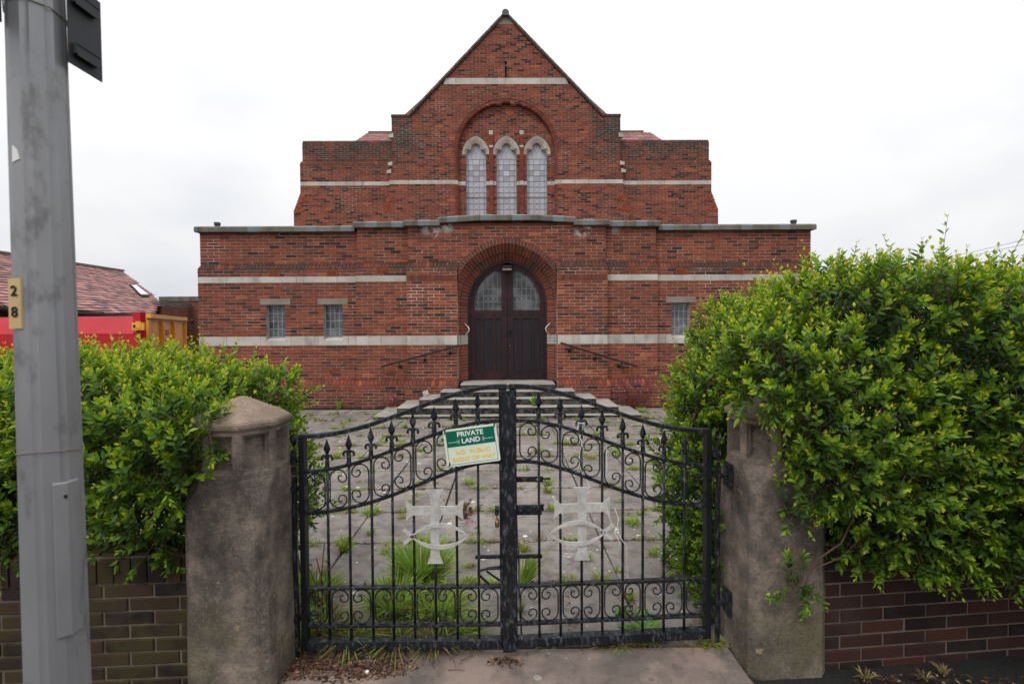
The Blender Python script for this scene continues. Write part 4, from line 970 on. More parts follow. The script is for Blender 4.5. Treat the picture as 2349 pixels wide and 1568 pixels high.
    cr = [(-.024, -bot + .048), (-.040, -bot + .006), (.040, -bot + .006), (.024, -bot + .048), (hw, -.20), (hw, -hv), (arm - .035, -hv), (arm - .018, -.033), (arm, -.052), (arm - .004, 0), (arm, .052), (arm - .020, .036), (arm - .038, hv), (hw, hv), (hw, .062), (.030, .088), (.045, top), (-.045, top), (-.030, .088), (-hw, .062), (-hw, hv), (-arm + .038, hv), (-arm + .020, .036), (-arm, .052), (-arm + .004, 0), (-arm, -.052), (-arm + .018, -.033), (-arm + .035, -hv), (-hw, -hv), (-hw, -.20)]
    em = MB(); pts = [(X(cx + x), cz + z) for x, z in cr]; pts = pts if side < 0 else pts[::-1]; em.prism(pts, -.016, -.008); em.build('cross_emblem', M['silver'], Gt)
    fz = px_z(993, 1230) ; fs = MB(); x0, x1 = -.118, .168; fb = []
    def lens(off, n=22):
        L_ = x1 - x0; hh = .057 + off; r = (L_ * L_ / 4 + hh * hh) / (2 * hh); return [(x0 + L_ * i / n, math.sqrt(max(0, r * r - (x0 + L_ * i / n - (x0 + x1) / 2) ** 2)) - (r - hh)) for i in range(n + 1)]
    up = lens(.009); lo = lens(-.0125)
    for s2 in (1, -1):
        for (A, B, C_, D) in zip(up[:-1], up[1:], lo[1:], lo[:-1]):
            q = [A, B, C_, D]; P_ = [(X(cx + x), y, fz + s2 * z) for y in (-.022, -.0165) for x, z in q]
            fc = [(0, 3, 2, 1), (4, 5, 6, 7), (0, 1, 5, 4), (3, 7, 6, 2)]; fs.poly(P_, fc if (s2 > 0) == (side < 0) else [f_[::-1] for f_ in fc])
        q = [(x0 + .016, .000), (x0 + .004, s2 * .013), (x0 - .040, -s2 * .034), (x0 - .030, -s2 * .046)]
        d_ = Vector((-.052, 0, s2 * .044)); n_ = Vector((d_.z, 0, -d_.x)).normalized() * .0085; a = Vector((x0 + .014, 0, -s2 * .007)); c_ = a + d_
        P_ = [(X(cx + v.x), y, fz + v.z) for y in (-.0215, -.0170) for v in (a - n_, c_ - n_, c_ + n_, a + n_)]
        fs.hexa([P_[i] for i in (0, 1, 5, 4, 3, 2, 6, 7)])
    fs.build('fish_emblem', M['silver'], Gt)
    for z in (1.02, .215):                                            # hinge eyes and stay
        b = MB(); lx = X(-1.043); b.tube([(lx, 0, z - .02), (lx - (-side) * 0 + side * .028, 0, z - .02)], .008, 8); b.lathe((lx + side * .033, 0, z - .033), [(.017, 0), (.017, .024)], 10)
        if z < .5: b.tube([(X(-1.016), -.0, z), (X(-.955), -.0, z)], .005, 6)
        b.build('hinge_eye', M['iron'], Gt)
    LOCAL[0] = False
    return Gt
GL = gate(-1, 2.56, 0, 'left black wrought iron gate leaf with white cross and fish, green sign tied to it')
GR = gate(1, 2.622, .060, 'right black wrought iron gate leaf with white cross and fish, string tied to it')
def gp(px, py, Y): return W(px, py, Y)
# bolts and catches on the right leaf (drawn at their real places, then parented)
def part(mb, name, mat, par, **k): return mb.build(name, mat, par, **k)
b = MB(); p = W(1221, 1097, 2.585); b.box(W(1183, 1097, 2.585).x, W(1245, 1097, 2.585).x, 2.572, 2.584, p.z - .014, p.z + .012); b.tube([(W(1240, 1097, 2.58).x, 2.578, p.z + .002), (W(1262, 1097, 2.58).x, 2.578, p.z + .002)], .006, 8); b.lathe((W(1234, 1097, 2.57).x, 2.572, p.z), [(.006, 0), (.006, .002)], 8, axis='y', mi=1); b.build('latch_bar', [M['iron'], M['white']], GR)
b = MB(); p = W(1215, 1166, 2.58); x0 = W(1180, 1160, 2.58).x; x1 = W(1247, 1160, 2.58).x; b.box(x0, x1, 2.568, 2.59, p.z - .010, p.z + .018); b.box(x0, x1 - .01, 2.572, 2.59, p.z - .030, p.z - .010); b.lathe((x0 + .02, 2.57, p.z - .016), [(.007, 0), (.006, .02)], 8, axis='y'); b.tube([(x1 - .02, 2.575, p.z + .02), (x1 + .004, 2.575, p.z + .02)], .006, 6); b.build('slide_bolt', M['iron'], GR)
b = MB(); p = W(1215, 1273, 2.58); b.box(W(1180, 1273, 2.58).x, W(1243, 1273, 2.58).x, 2.566, 2.578, p.z - .010, p.z + .008); b.build('stop_bar', M['iron'], GR)
b = MB(); p = W(1120, 1276, 2.56); b.box(W(1090, 1273, 2.56).x, W(1149, 1273, 2.56).x, 2.552, 2.566, p.z - .008, p.z + .008); b.build('stop_bar', M['iron'], GL)
b = MB(); q = [W(x, y, 2.56) for x, y in ((1149, 1303), (1120, 1303), (1097, 1309), (1097, 1316), (1123, 1340))]; b.tube(q, .007, 6); b.tube([W(1116, 1309, 2.565), W(1149, 1332, 2.565)], .006, 6); b.tube([W(1116, 1302, 2.57), W(1149, 1298, 2.57)], .005, 6); b.build('drop_catch', M['iron'], GL)
b = MB(); p = W(1138, 1170, 2.545); b.box(p.x - .006, p.x + .014, 2.52, 2.575, p.z - .016, p.z + .014); b.build('staple', M['iron'], GL)
PK = tag(empty('padlock', (W(1140, 1190, 2.54).x, 2.54, W(1140, 1190, 2.54).z)), 'small tarnished brass padlock hanging beside the centre post of the gates', 'padlock')
p = W(1140, 1190, 2.54); b = MB(); b.lathe((p.x, 2.54, p.z - .042), [(.006, 0), (.0105, .004), (.0115, .02), (.0105, .038), (.006, .042)], 12); b.build('lock_body', M['brass'], PK, smooth=True)
b = MB(); b.tube([(p.x, 2.532, p.z - .005), (p.x, 2.532, p.z + .022), (p.x, 2.536, p.z + .030), (p.x, 2.544, p.z + .030), (p.x, 2.548, p.z + .022), (p.x, 2.548, p.z - .005)], .0032, 6); b.build('shackle', M['brass'], PK)
# upright hinge rods with twisted tops, held by brackets on the pillars
def rod(x, y, px_side, label, plates):
    H = tag(empty('hinge_rod', (x, y, 0)), label, 'hinge rod', 'hinge rods between gates and pillars')
    b = MB(); b.tube([(x + .004 * math.sin(i), y, .0 + i * .115) for i in range(9)], .0125, 10)
    n = 30; P_ = []
    for i in range(n + 1):
        t = i / n; z = .93 + t * .205; a = t * math.pi * 2.4; wv = .0145 * (1 if .03 < t < .97 else .6); d = Vector((math.cos(a), math.sin(a), 0)); e = Vector((-math.sin(a), math.cos(a), 0)) * .0035
        P_.append([Vector((x, y, z)) + d * wv + e, Vector((x, y, z)) - d * wv + e, Vector((x, y, z)) - d * wv - e, Vector((x, y, z)) + d * wv - e])
    for A, B in zip(P_[:-1], P_[1:]): b.poly(A + B, [(0, 1, 5, 4), (1, 2, 6, 5), (2, 3, 7, 6), (3, 0, 4, 7)])
    b.build('rod', M['iron'], H)
    for z in plates:
        q = MB(); s_ = px_side; q.box(min(x, x + s_ * .055), max(x, x + s_ * .055), y - .014, y + .014, z - .02, z - .006); q.lathe((x, y, z - .024), [(.022, 0), (.022, .022)], 12); q.build('hinge_bracket', M['iron'], H)
        q = MB(); xx = x + s_ * .052; q.box(xx - .005, xx + .005, y - .045, y + .045, z - .075, z + .055); q.build('fixing_plate', M['iron'], H)
        for zz in (-.055, .035): b2 = MB(); b2.lathe((xx - s_ * .005, y, z + zz), [(.007, -.003), (.007, .003)], 6); b2.build('bolt', M['iron'], H)
rod(-1.076, 2.56, -1, 'black upright rod with twisted top beside the left pillar', (.875, .215))
rod(1.088, 2.63, 1, 'black upright rod with twisted top beside the right pillar', (.90, .235))
# ------------------------------------------------------------------ private land sign, tied to the left leaf
def text_mesh(s, size, extrude=.0004, offset=0.0, spacing=1.0, bold=0):
    cu = bpy.data.curves.new('lettering', 'FONT'); cu.body = s; cu.size = size; cu.extrude = extrude; cu.offset = offset; cu.align_x = 'CENTER'; cu.align_y = 'CENTER'; cu.space_character = spacing; cu.resolution_u = 3
    o = bpy.data.objects.new('lettering', cu); C.objects.link(o); dg = bpy.context.evaluated_depsgraph_get(); dg.update()
    me = bpy.data.meshes.new_from_object(o.evaluated_get(dg)); bpy.data.objects.remove(o); bpy.data.curves.remove(cu); me.name = 'lettering'; return me
sc_ = W(1082, 1021, 2.528)
SG = tag(empty('sign', sc_), 'tilted green and cream sign reading PRIVATE LAND NO PUBLIC RIGHT OF WAY', 'sign'); SG.rotation_euler = (R(2), R(-7.2), 0)
LOCAL[0] = True
cream = simple('sign_cream', (.70, .76, .62), .35, var=.04, bump=0); green = simple('sign_green', (.0, .13, .075), .35, var=.05, bump=0); yel = simple('sign_faded_yellow', (.88, .62, .10), .4, var=.04, bump=0); wht = simple('sign_white', (.80, .82, .76), .35, var=.03, bump=0)
SW, SH = .133, .094
def rr_pts(hw, hh, r, n=5):
    out = []
    for cx_, cz_, a0 in ((hw - r, -hh + r, -90), (hw - r, hh - r, 0), (-hw + r, hh - r, 90), (-hw + r, -hh + r, 180)):
        out += [(cx_ + r * math.cos(R(a0 + 90 * i / n)), cz_ + r * math.sin(R(a0 + 90 * i / n))) for i in range(n + 1)]
    return out
MB().prism(rr_pts(SW, SH, .010), -.0015, .0015).build('board', cream, SG)
g_ = [(-.121, .004), (.121, .004), (.121, .076), (.115, .084), (-.115, .084), (-.121, .076)]; MB().prism(g_, -.0022, -.0016).build('green_panel', green, SG)
bd = MB()
for a, c_ in (((-.121, .004), (-.121, -.076)), ((-.121, -.076), (-.115, -.084)), ((-.115, -.084), (.115, -.084)), ((.115, -.084), (.121, -.076)), ((.121, -.076), (.121, .004))):
    A = Vector((a[0], -.0019, a[1])); B = Vector((c_[0], -.0019, c_[1])); d = (B - A) / 2; nn = Vector((-d.z, 0, d.x)).normalized() * .0009; bd.obox((A + B) / 2, d, Vector((0, .0004, 0)), nn)
bd.build('border_line', green, SG)
for s_, x, z, size, mt, off, sp in (('PRIVATE', 0, .0625, .0345, wht, .0009, 1.02), ('LAND', 0, .028, .0345, wht, .0009, 1.02), ('NO  PUBLIC', .004, -.026, .0290, yel, .0008, 1.12), ('RIGHT OF WAY', .004, -.061, .0290, yel, .0008, 1.06)):
    o = link('lettering', text_mesh(s_, size, .0003, off, sp), SG, mt); o.location = (x, -.0026, z); o.rotation_euler = (R(90), 0, 0)
for s2 in (-1, 1):
    f = MB(); f.box(*sorted((s2 * .068, s2 * .112)), -.0028, -.0022, .0265, .0282); x = s2 * .062
    for q in range(3):
        cz2 = .0275 + (q - 1) * .007; f.tube([(x + .0048 * math.cos(a), -.0026, cz2 + .0036 * math.sin(a)) for a in [i * math.pi / 4 for i in range(9)]], .0007, 4, cap=False)
    f.build('flourish', wht, SG)
for x, z in ((-.122, .082), (.124, .086), (-.122, -.084)):
    t = MB(); t.tube([(x - .004, -.004, z - .006), (x, -.006, z), (x + .002, -.003, z + .012), (x + .003, .028, z + .018), (x + .002, .030, z - .004), (x - .002, .006, z - .01)], .0028, 6); t.build('cable_tie', M['black'], SG)
t = MB(); t.tube([(-.1225, -.004, .085), (-.128, .0, .10), (-.132, .002, .118)], .0018, 5); t.build('cable_tie_tail', M['black'], SG)
MB().lathe((.122, -.0018, -.084), [(.003, 0), (.003, .001)], 8, axis='y').build('screw_hole', M['lintel'], SG)
LOCAL[0] = False
# white string knotted round a spike of the right leaf
STG = MB()
def sp_(pts, r=.0017): STG.tube([W(x, y, Y) for x, y, Y in pts], r, 5)
sp_([(1326, 968, 2.575), (1334, 971, 2.572), (1342, 968, 2.578), (1334, 966, 2.60), (1326, 968, 2.575)]); sp_([(1328, 969, 2.575), (1324, 985, 2.575), (1330, 1003, 2.576), (1336, 1012, 2.574), (1330, 1035, 2.576), (1327, 1060, 2.578), (1334, 1082, 2.576), (1345, 1100, 2.575), (1352, 1115, 2.578)])
sp_([(1338, 970, 2.575), (1336, 988, 2.572), (1330, 1004, 2.572), (1336, 1022, 2.574), (1340, 1030, 2.578)]); sp_([(1340, 988, 2.59), (1362, 1002, 2.586), (1390, 1018, 2.585), (1392, 1050, 2.584), (1392, 1080, 2.58)])
sp_([(1390, 1150, 2.57), (1394, 1175, 2.57), (1403, 1200, 2.568), (1415, 1212, 2.566), (1419, 1190, 2.568), (1410, 1165, 2.572)]); sp_([(1413, 1210, 2.566), (1410, 1222, 2.564), (1418, 1235, 2.564), (1422, 1248, 2.566)]); sp_([(1414, 1212, 2.566), (1420, 1225, 2.564), (1428, 1240, 2.564), (1436, 1249, 2.566)]); sp_([(1411, 1216, 2.562), (1418, 1212, 2.560), (1420, 1219, 2.564), (1412, 1221, 2.566), (1411, 1214, 2.562)], .0022)
sp_([(1438, 1255, 2.60), (1437, 1290, 2.62), (1441, 1320, 2.63), (1439, 1345, 2.64)])
STG.build('string', M['white'], None); so_ = C.objects['string'] if 'string' in C.objects else bpy.data.objects['string']; tag(so_, 'loose white string knotted around the right gate and its fish emblem', 'string')
# ------------------------------------------------------------------ street walls
def street_wall(x, y, rot, sgn, L_, mat, label, seed):
    Wl = tag(empty('street_wall', (x, y, 0)), label, 'wall', 'low brick street walls'); Wl.rotation_euler = (0, 0, rot); LOCAL[0] = True; rr = random.Random(seed); cache = {}
    co = MB(); co.box(*sorted((0, sgn * L_)), .007, .215, -.1, .59); co.build('mortar_core', M['mortar_grey'], Wl)
    for row in range(-1, 7):
        z = row * .0655 + .002; off = (.1157 if row % 2 else 0) + .02; u = 0.004
        edges_ = [0.0]; g = .2315 - off
        while g < L_: edges_.append(g); g += .2315
        edges_.append(L_)
        for a, c_ in zip(edges_[:-1], edges_[1:]):
            if c_ - a < .03: continue
            ln = round((c_ - a - .011) * 200) / 200; t = rr.choice((0, .2, .4, .5, .6, .8, 1)); key = (ln, t)
            if key not in cache: cache[key] = MB().bbox(-ln / 2, ln / 2, 0, .1, -.0277, .0277, .004, t).mesh('brick', mat)
            o = link('brick', cache[key], Wl); o.location = (sgn * (a + c_) / 2, rr.uniform(-.003, .003), z + .0327); o.rotation_euler = (0, rr.uniform(-.006, .006), rr.uniform(-.008, .008))
    u = .0; capm = {}
    while u < L_ - .06:
        t = rr.choice((0, .3, .5, .7, 1))
        if t not in capm:
            b = MB(); h2 = .0335; b.poly([(-h2, -.006, 0), (h2, -.006, 0), (h2, -.006, .105), (-h2, -.006, .105), (-h2, .022, .135), (h2, .022, .135), (-h2, .2, .135), (h2, .2, .135), (-h2, .222, .105), (h2, .222, .105), (-h2, .222, 0), (h2, .222, 0)],
                [(0, 1, 2, 3), (3, 2, 5, 4), (4, 5, 7, 6), (6, 7, 9, 8), (8, 9, 11, 10), (0, 3, 4, 6, 8, 10), (1, 11, 9, 7, 5, 2)], t); capm[t] = b.mesh('coping_brick', mat)
        o = link('coping_brick', capm[t], Wl); o.location = (sgn * (u + .039), rr.uniform(-.003, .003), .467); o.rotation_euler = (0, rr.uniform(-.02, .02), 0); u += .0775
    LOCAL[0] = False
street_wall(-1.472, 2.415, R(2.6), -1, 3.0, M['brick_mossy'], 'low mossy brown brick wall left of the gates under the hedge', 3)
street_wall(1.533, 2.455, R(5.2), 1, 3.2, M['brick_street'], 'low dark purple brick wall right of the gates under the hedge', 4)
# ------------------------------------------------------------------ lamp post with sign and number plate
LP = tag(empty('lamp_post', (-1.155, 1.30, 0)), 'grey octagonal steel post close to the camera with an access door', 'lamp post')
k = NM('galvanised'); c = k.ramp(k.noise(3, 5, .6, stretch=(1, 1, .3)), [(.3, (.17, .17, .175)), (.7, (.31, .31, .32))]); c = k.mix(k.math('MULTIPLY', k.step(k.noise(11, 6, .7, stretch=(1, 1, .5)), .52, .70), .6), c, (.085, .076, .072))
c = k.mix(k.math('MULTIPLY', k.step(k.noise(5, 5, .7, stretch=(1, 1, .35)), .60, .74), .5), c, (.15, .105, .085)); k.bump(k.noise(60, 3), .1, .002); galv = k.done(c, .42, .5, .35)
def octo(z, r, rot=R(22.5 - 3)): return [(-1.157 - .002 * z + r * math.cos(rot + math.pi / 4 * j), 1.30 + r * math.sin(rot + math.pi / 4 * j), z) for j in range(8)]
b = MB(); zz = [-.1, 1.0, 2.0, 3.2, 5.6]; rads = [.0735, .0690, .0635, .057, .050]
for (za, ra), (zb, rb) in zip(list(zip(zz, rads))[:-1], list(zip(zz, rads))[1:]):
    A, B = octo(za, ra), octo(zb, rb)
    for j in range(8): b.poly([A[j], A[(j + 1) % 8], B[(j + 1) % 8], B[j]], [(0, 1, 2, 3)])
o = b.build('post', galv, LP); bm = bmesh.new(); bm.from_mesh(o.data); bmesh.ops.remove_doubles(bm, verts=bm.verts, dist=1e-4); bmesh.ops.bevel(bm, geom=[e for e in bm.edges if e.is_manifold and e.calc_face_angle(0) > .3], offset=.010, segments=3, affect='EDGES'); bm.to_mesh(o.data); bm.free(); o.data.polygons.foreach_set('use_smooth', [True] * len(o.data.polygons)); o.data.set_sharp_from_angle(angle=R(30))
# access door wraps two faces
def face_pt(j, t, z, out): A = octo(z, .0735 - .0048 * max(0, z) + out); p, q = Vector(A[j]), Vector(A[(j + 1) % 8]); return p.lerp(q, t)
fz0, fz1 = .90, 1.285
FJ = 6
b = MB(); path = [(FJ, .50, .006), (FJ, .985, .007), (FJ + 1, .015, .007), (FJ + 1, .62, .006)]
for (j0, t0, o0), (j1, t1, o1) in zip(path[:-1], path[1:]):
    q = [face_pt(j0, t0, fz0, o0), face_pt(j1, t1, fz0, o1), face_pt(j1, t1, fz1, o1), face_pt(j0, t0, fz1, o0)]; r_q = [face_pt(j0, t0, fz0, 0), face_pt(j1, t1, fz0, 0), face_pt(j1, t1, fz1, 0), face_pt(j0, t0, fz1, 0)]
    b.poly(q + r_q, [(0, 1, 2, 3), (0, 4, 5, 1), (2, 6, 7, 3), (0, 3, 7, 4), (1, 5, 6, 2)])
o = b.build('access_door', galv, LP, bevel=.003)
hp_ = face_pt(FJ, .93, fz1 - .035, .008); MB().lathe(tuple(hp_), [(.005, 0), (.005, .002)], 8, axis='y').build('door_lock', M['black'], o)
for zb_ in (1.36, 2.44):
    b = MB(); A = octo(zb_, .0735 - .0048 * zb_ + .0012); A.append(A[0]); b.tube([Vector(p) + Vector((0, 0, .006 * math.sin(i * 1.3))) for i, p in enumerate(A)], .0016, 5); b.build('banding', simple('rusty_band', (.16, .12, .09), .6), LP)
pf = lambda t, z, out=.004: face_pt(5, t, z, out)
plate = MB(); za, zb_ = 1.665, 1.785
P4 = [pf(-.06, za), pf(.52, za), pf(.52, zb_), pf(-.06, zb_)]; plate.poly(P4 + [p_ + Vector((.003, .006, 0)) for p_ in P4], [(0, 1, 2, 3), (0, 4, 5, 1), (1, 5, 6, 2), (2, 6, 7, 3), (3, 7, 4, 0)]); npz = plate.build('number_plate', simple('plate_tan', (.50, .36, .17), .5, var=.08), LP)
ux = (P4[1] - P4[0]).normalized(); un = ux.cross(Vector((0, 0, 1))).normalized()
for s_, fz_ in (('2', .74), ('8', .32)):
    o = link('lettering', text_mesh(s_, .034, .0003, .0008), npz, M['black']); mc = (P4[0] + P4[1]) / 2 + Vector((0, 0, (zb_ - za) * fz_)) + un * .0012
    mt = Matrix((ux, Vector((0, 0, 1)), un)).transposed().to_4x4(); mt.translation = mc; o.matrix_parent_inverse = world_of(npz).inverted(); o.matrix_basis = mt
st_ = MB(); q4 = [pf(.25, 2.060, .0015), pf(.60, 2.068, .0015), pf(.50, 2.088, .0015), pf(.28, 2.10, .0015)]; st_.poly(q4 + [p_ + Vector((.001, .002, 0)) for p_ in q4], [(0, 1, 2, 3), (0, 4, 5, 1), (1, 5, 6, 2), (2, 6, 7, 3), (3, 7, 4, 0)]); st_.build('sticker_remnant', M['white'], LP)
TS = tag(empty('street_sign', (-1.13, 1.30, 2.4)), 'dark back of a street sign board clamped high on the grey lamp post', 'sign')
dk = simple('sign_back', (.018, .021, .026), .6, var=.15); b = MB(); e0 = W(232, 193, 1.40); e1 = W(148, 145, 1.30)
sx0 = W(232, 110, 1.405).x; b.box(sx0 - .0015, sx0 + .0015, 1.30, 1.405, 2.325, 2.535); b.build('sign_board', dk, TS)
for z in (2.365, 2.492): b = MB(); b.box(sx0 + .0015, sx0 + .014, 1.31, 1.385, z - .012, z + .012); b.box(sx0 + .014, sx0 + .016, 1.31, 1.385, z - .018, z - .010); b.box(sx0 + .014, sx0 + .016, 1.31, 1.385, z + .010, z + .018); b.build('sign_channel', dk, TS)
b = MB(); b.box(-1.235, -1.21, .98, 1.262, 2.40, 2.62); b.build('second_board', dk, TS)
# ------------------------------------------------------------------ neighbours on the left: yellow skip, red container, slate roofed house, side hall
def on_line(px, P1, P2):                             # point above px on the vertical plane through P1, P2
    d = ray(px, 760); n_ = Vector((P2.y - P1.y, -(P2.x - P1.x), 0)); t = (P1 - CAMP).dot(n_) / d.dot(n_); q = CAMP + d * t; return q
yl = NM('yellow_skip_paint'); c = yl.ramp(yl.noise(2.2, 5, .6), [(.3, (.66, .28, .02)), (.7, (.80, .40, .06))]); c = yl.mix(yl.step(yl.noise(8, 6, .7, stretch=(1, 1, .4)), .64, .72), c, (.13, .05, .025)); M['yellow'] = yl.done(c, .5, .4)
rd = NM('red_container_paint'); c = rd.ramp(rd.noise(2.5, 4, .6), [(.3, (.36, .012, .020)), (.7, (.47, .02, .03))]); M['redc'] = rd.done(c, .5, .25)
P1 = W(336, 719, 13.0); P2 = W(423, 728, 17.7); P1.z = P2.z = 2.07
d12 = (P2 - P1).normalized(); nrm = Vector((d12.y, -d12.x, 0)).normalized()      # outward, towards the church side
if nrm.x < 0: nrm = -nrm
SK = tag(empty('skip', (P1 + P2) / 2 * 1.0), 'yellow open steel skip with ribs and red lettering behind the left hedge', 'skip'); SK.location.z = 0
def opanel(b, a, c_, z0, z1, out0, out1, mi=0):
    P_ = [a + nrm * out0, c_ + nrm * out0, c_ + nrm * out1, a + nrm * out1]
    b.hexa([Vector((p.x, p.y, z0)) for p in P_] + [Vector((p.x, p.y, z1)) for p in P_], .5, mi); return b
b = MB(); opanel(b, P1, P2, .15, 1.97, -.02, 0); opanel(b, P1 - nrm * 1.9, P2 - nrm * 1.9, .15, 1.55, -.02, 0)
L12 = (P2 - P1).length
for e in (P1, P2): a = e; c_ = e - nrm * 1.9; b.hexa([Vector((p.x, p.y, z)) for z in (.15, 1.55) for p in (a, c_, c_ + d12 * .03, a + d12 * .03)])
b.poly([Vector((p.x, p.y, .16)) for p in (P1, P2, P2 - nrm * 1.9, P1 - nrm * 1.9)], [(0, 1, 2, 3)]); b.build('skip_body', M['yellow'], SK)
b = MB(); opanel(b, P1, P2, 1.96, 2.07, -.05, .09); b.build('top_rail', M['yellow'], SK)
for px in (334, 368.5, 394.5, 421):
    q = on_line(px, P1, P2); q.z = 0; w_ = .055 if px != 334 else .09; opanel(MB(), q - d12 * w_, q + d12 * w_, .15, 1.90, .0, .085).build('rib', M['yellow'], SK)
q0 = on_line(370, P1, P2); q1 = on_line(386, P1, P2); rot_ = math.atan2(d12.y, d12.x)
redtx = simple('red_lettering', (.32, .01, .012), .5, var=.05, bump=0)
for s_, z, sz, xo in (('NICK', 1.80, .24, .14), ('BROOKES', 1.565, .24, .42), ('01829 730447', 1.35, .115, .36)):
    o = link('lettering', text_mesh(s_, sz, .001, .004 if sz > .15 else .001), SK, redtx); base = q0 + d12 * xo + nrm * .004; mt = Matrix((d12, Vector((0, 0, 1)), d12.cross(Vector((0, 0, 1))))).transposed().to_4x4(); mt.translation = Vector((base.x, base.y, z)); o.matrix_parent_inverse = world_of(SK).inverted(); o.matrix_basis = mt
b = MB(); b.tube([P2 + Vector((0, 0, -.02)), P2 + d12 * .18 + Vector((0, 0, -.02))], .02, 6); b.lathe(tuple(P2 + d12 * .2 + Vector((0, 0, -.07))), [(.03, 0), (.04, .05), (.03, .09)], 8); b.build('tail_latch', M['yellow'], SK)
b = MB(); q = P2.copy(); q.z = 1.35; b.obox(q + d12 * .25 + Vector((0, 0, .03)), d12 * .28, nrm * .03, Vector((0, 0, .035))); b.build('tail_bar', M['yellow'], SK)
RC = tag(empty('container', (-9.5, 11, 0)), 'red steel container with a slanted pale top edge left of the yellow skip', 'container')
YC = 10.75; xl = W(-220, 740, YC).x; xr_ = W(314, 740, YC).x; b = MB()
b.hexa([(xl, YC, .2), (xr_, YC, .2), (xr_ - 1.75, YC + 2.2, .2), (xl, YC + 2.2, .2), (xl, YC, 1.58), (xr_, YC, 1.58), (xr_ - 1.75, YC + 2.2, 1.58), (xl, YC + 2.2, 1.58)]); b.build('side_panel', M['redc'], RC)
b = MB(); b.hexa([(xl, YC - .003, 1.583), (xr_, YC - .003, 1.583), (xr_ - 1.75, YC + 2.2, 1.583), (xl, YC + 2.2, 1.583), (xl, YC + .20, 1.935), (xr_ - .2, YC + .20, 1.955), (xr_ - 1.75, YC + 2.2, 1.94), (xl, YC + 2.2, 1.94)]); b.build('sloping_top', M['redc'], RC)
b = MB(); xp0 = W(313, 740, YC).x; xp1 = W(330, 740, YC).x; b.box(xp0 + .003, xp1, YC - .10, YC + .06, .2, 2.03); b.build('corner_post', M['redc'], RC)
b = MB(); xa = W(304, 748, YC - .14).x; xb = W(331, 748, YC - .14).x; zc = W(315, 748, YC).z; b.box(xa, xb, YC - .16, YC - .11, zc - .08, zc + .075); b.box(xb - .16, xb - .05, YC - .17, YC - .161, zc - .04, zc + .10); b.box(xa + .03, xa + .08, YC - .165, YC - .161, zc - .03, zc + .03, mi=1); b.build('locking_bracket', [M['yellow'], M['black']], RC)
b = MB(); q = W(40, 749, YC); b.lathe((q.x, YC, q.z), [(.06, 0), (.05, .04)], 10, axis='y'); b.build('reflector', M['stud'], RC)
# house roof
A_ = W(90, 587, 20.5); B_ = W(281, 622, 26.0); D_ = W(20, 703, 13.2)
nn = (B_ - A_).cross(D_ - A_).normalized()
def on_plane(px, py): d = ray(px, py); return CAMP + d * ((A_ - CAMP).dot(nn) / d.dot(nn))
C2 = on_plane(352, 724); A0 = on_plane(-60, 572); D0 = on_plane(-30, 698)
if nn.z < 0: nn = -nn
HS = tag(empty('house', (-20, 20, 0)), 'low house with a reddish slate roof and a white skylight beyond the red container', 'house')
V3 = on_plane(366, 690)
b = MB(); b.poly([A0, B_, V3, C2, D0] + [p - nn * .15 for p in (A0, B_, V3, C2, D0)], [(0, 4, 3, 2, 1), (5, 6, 7, 8, 9), (0, 1, 6, 5), (1, 2, 7, 6), (2, 3, 8, 7), (3, 4, 9, 8), (4, 0, 5, 9)], .3)
bk_ = B_ + Vector((-6, 2, -3.2)); ak_ = A0 + Vector((-6, 2, -3.2)); b.poly([A0, B_, bk_, ak_], [(0, 1, 2, 3)], .3); b.build('roof', M['slate'], HS)
# slates: rows from the eaves up, each slate a piece; the 300 nearest are objects
er = (B_ - A0).normalized(); up_ = nn.cross(er).normalized(); up_ = up_ if up_.z > 0 else -up_
def loc(p): v = p - A0; return v.dot(er), v.dot(up_)
poly2 = [loc(p) for p in (A0, B_, V3, C2, D0)]
def inside(u, v):
    s_ = 0
    for i in range(5):
        (x1, y1), (x2, y2) = poly2[i], poly2[(i + 1) % 5]; cr_ = (x2 - x1) * (v - y1) - (y2 - y1) * (u - x1)
        if cr_ != 0:
            if s_ == 0: s_ = 1 if cr_ > 0 else -1
            elif (cr_ > 0) != (s_ > 0): return False
    return True
um = [p[0] for p in poly2]; vm = [p[1] for p in poly2]; rr = random.Random(8); sl_ = []; rh = .20; v = min(vm); row = 0
while v < max(vm):
    u = min(um) - (.17 if row % 2 else 0)
    while u < max(um):
        if inside(u + .16, v + rh * .5): sl_.append((u, v, rr.random()))
        u += .335
    v += rh; row += 1
def cdist(s): p = A0 + er * s[0] + up_ * s[1]; return (p - CAMP).length
vis_ = lambda s: 0 if (lambda p: (p - CAMP).dot(Fv) > 0 and (p - CAMP).dot(Rv) / (p - CAMP).dot(Fv) * FPX + 1174 > 150)(A0 + er * s[0] + up_ * s[1]) else 1
sl_.sort(key=lambda s: (vis_(s), cdist(s)))
scache = {}; jr = MB(); Rm = Matrix((er, up_, nn)).transposed()
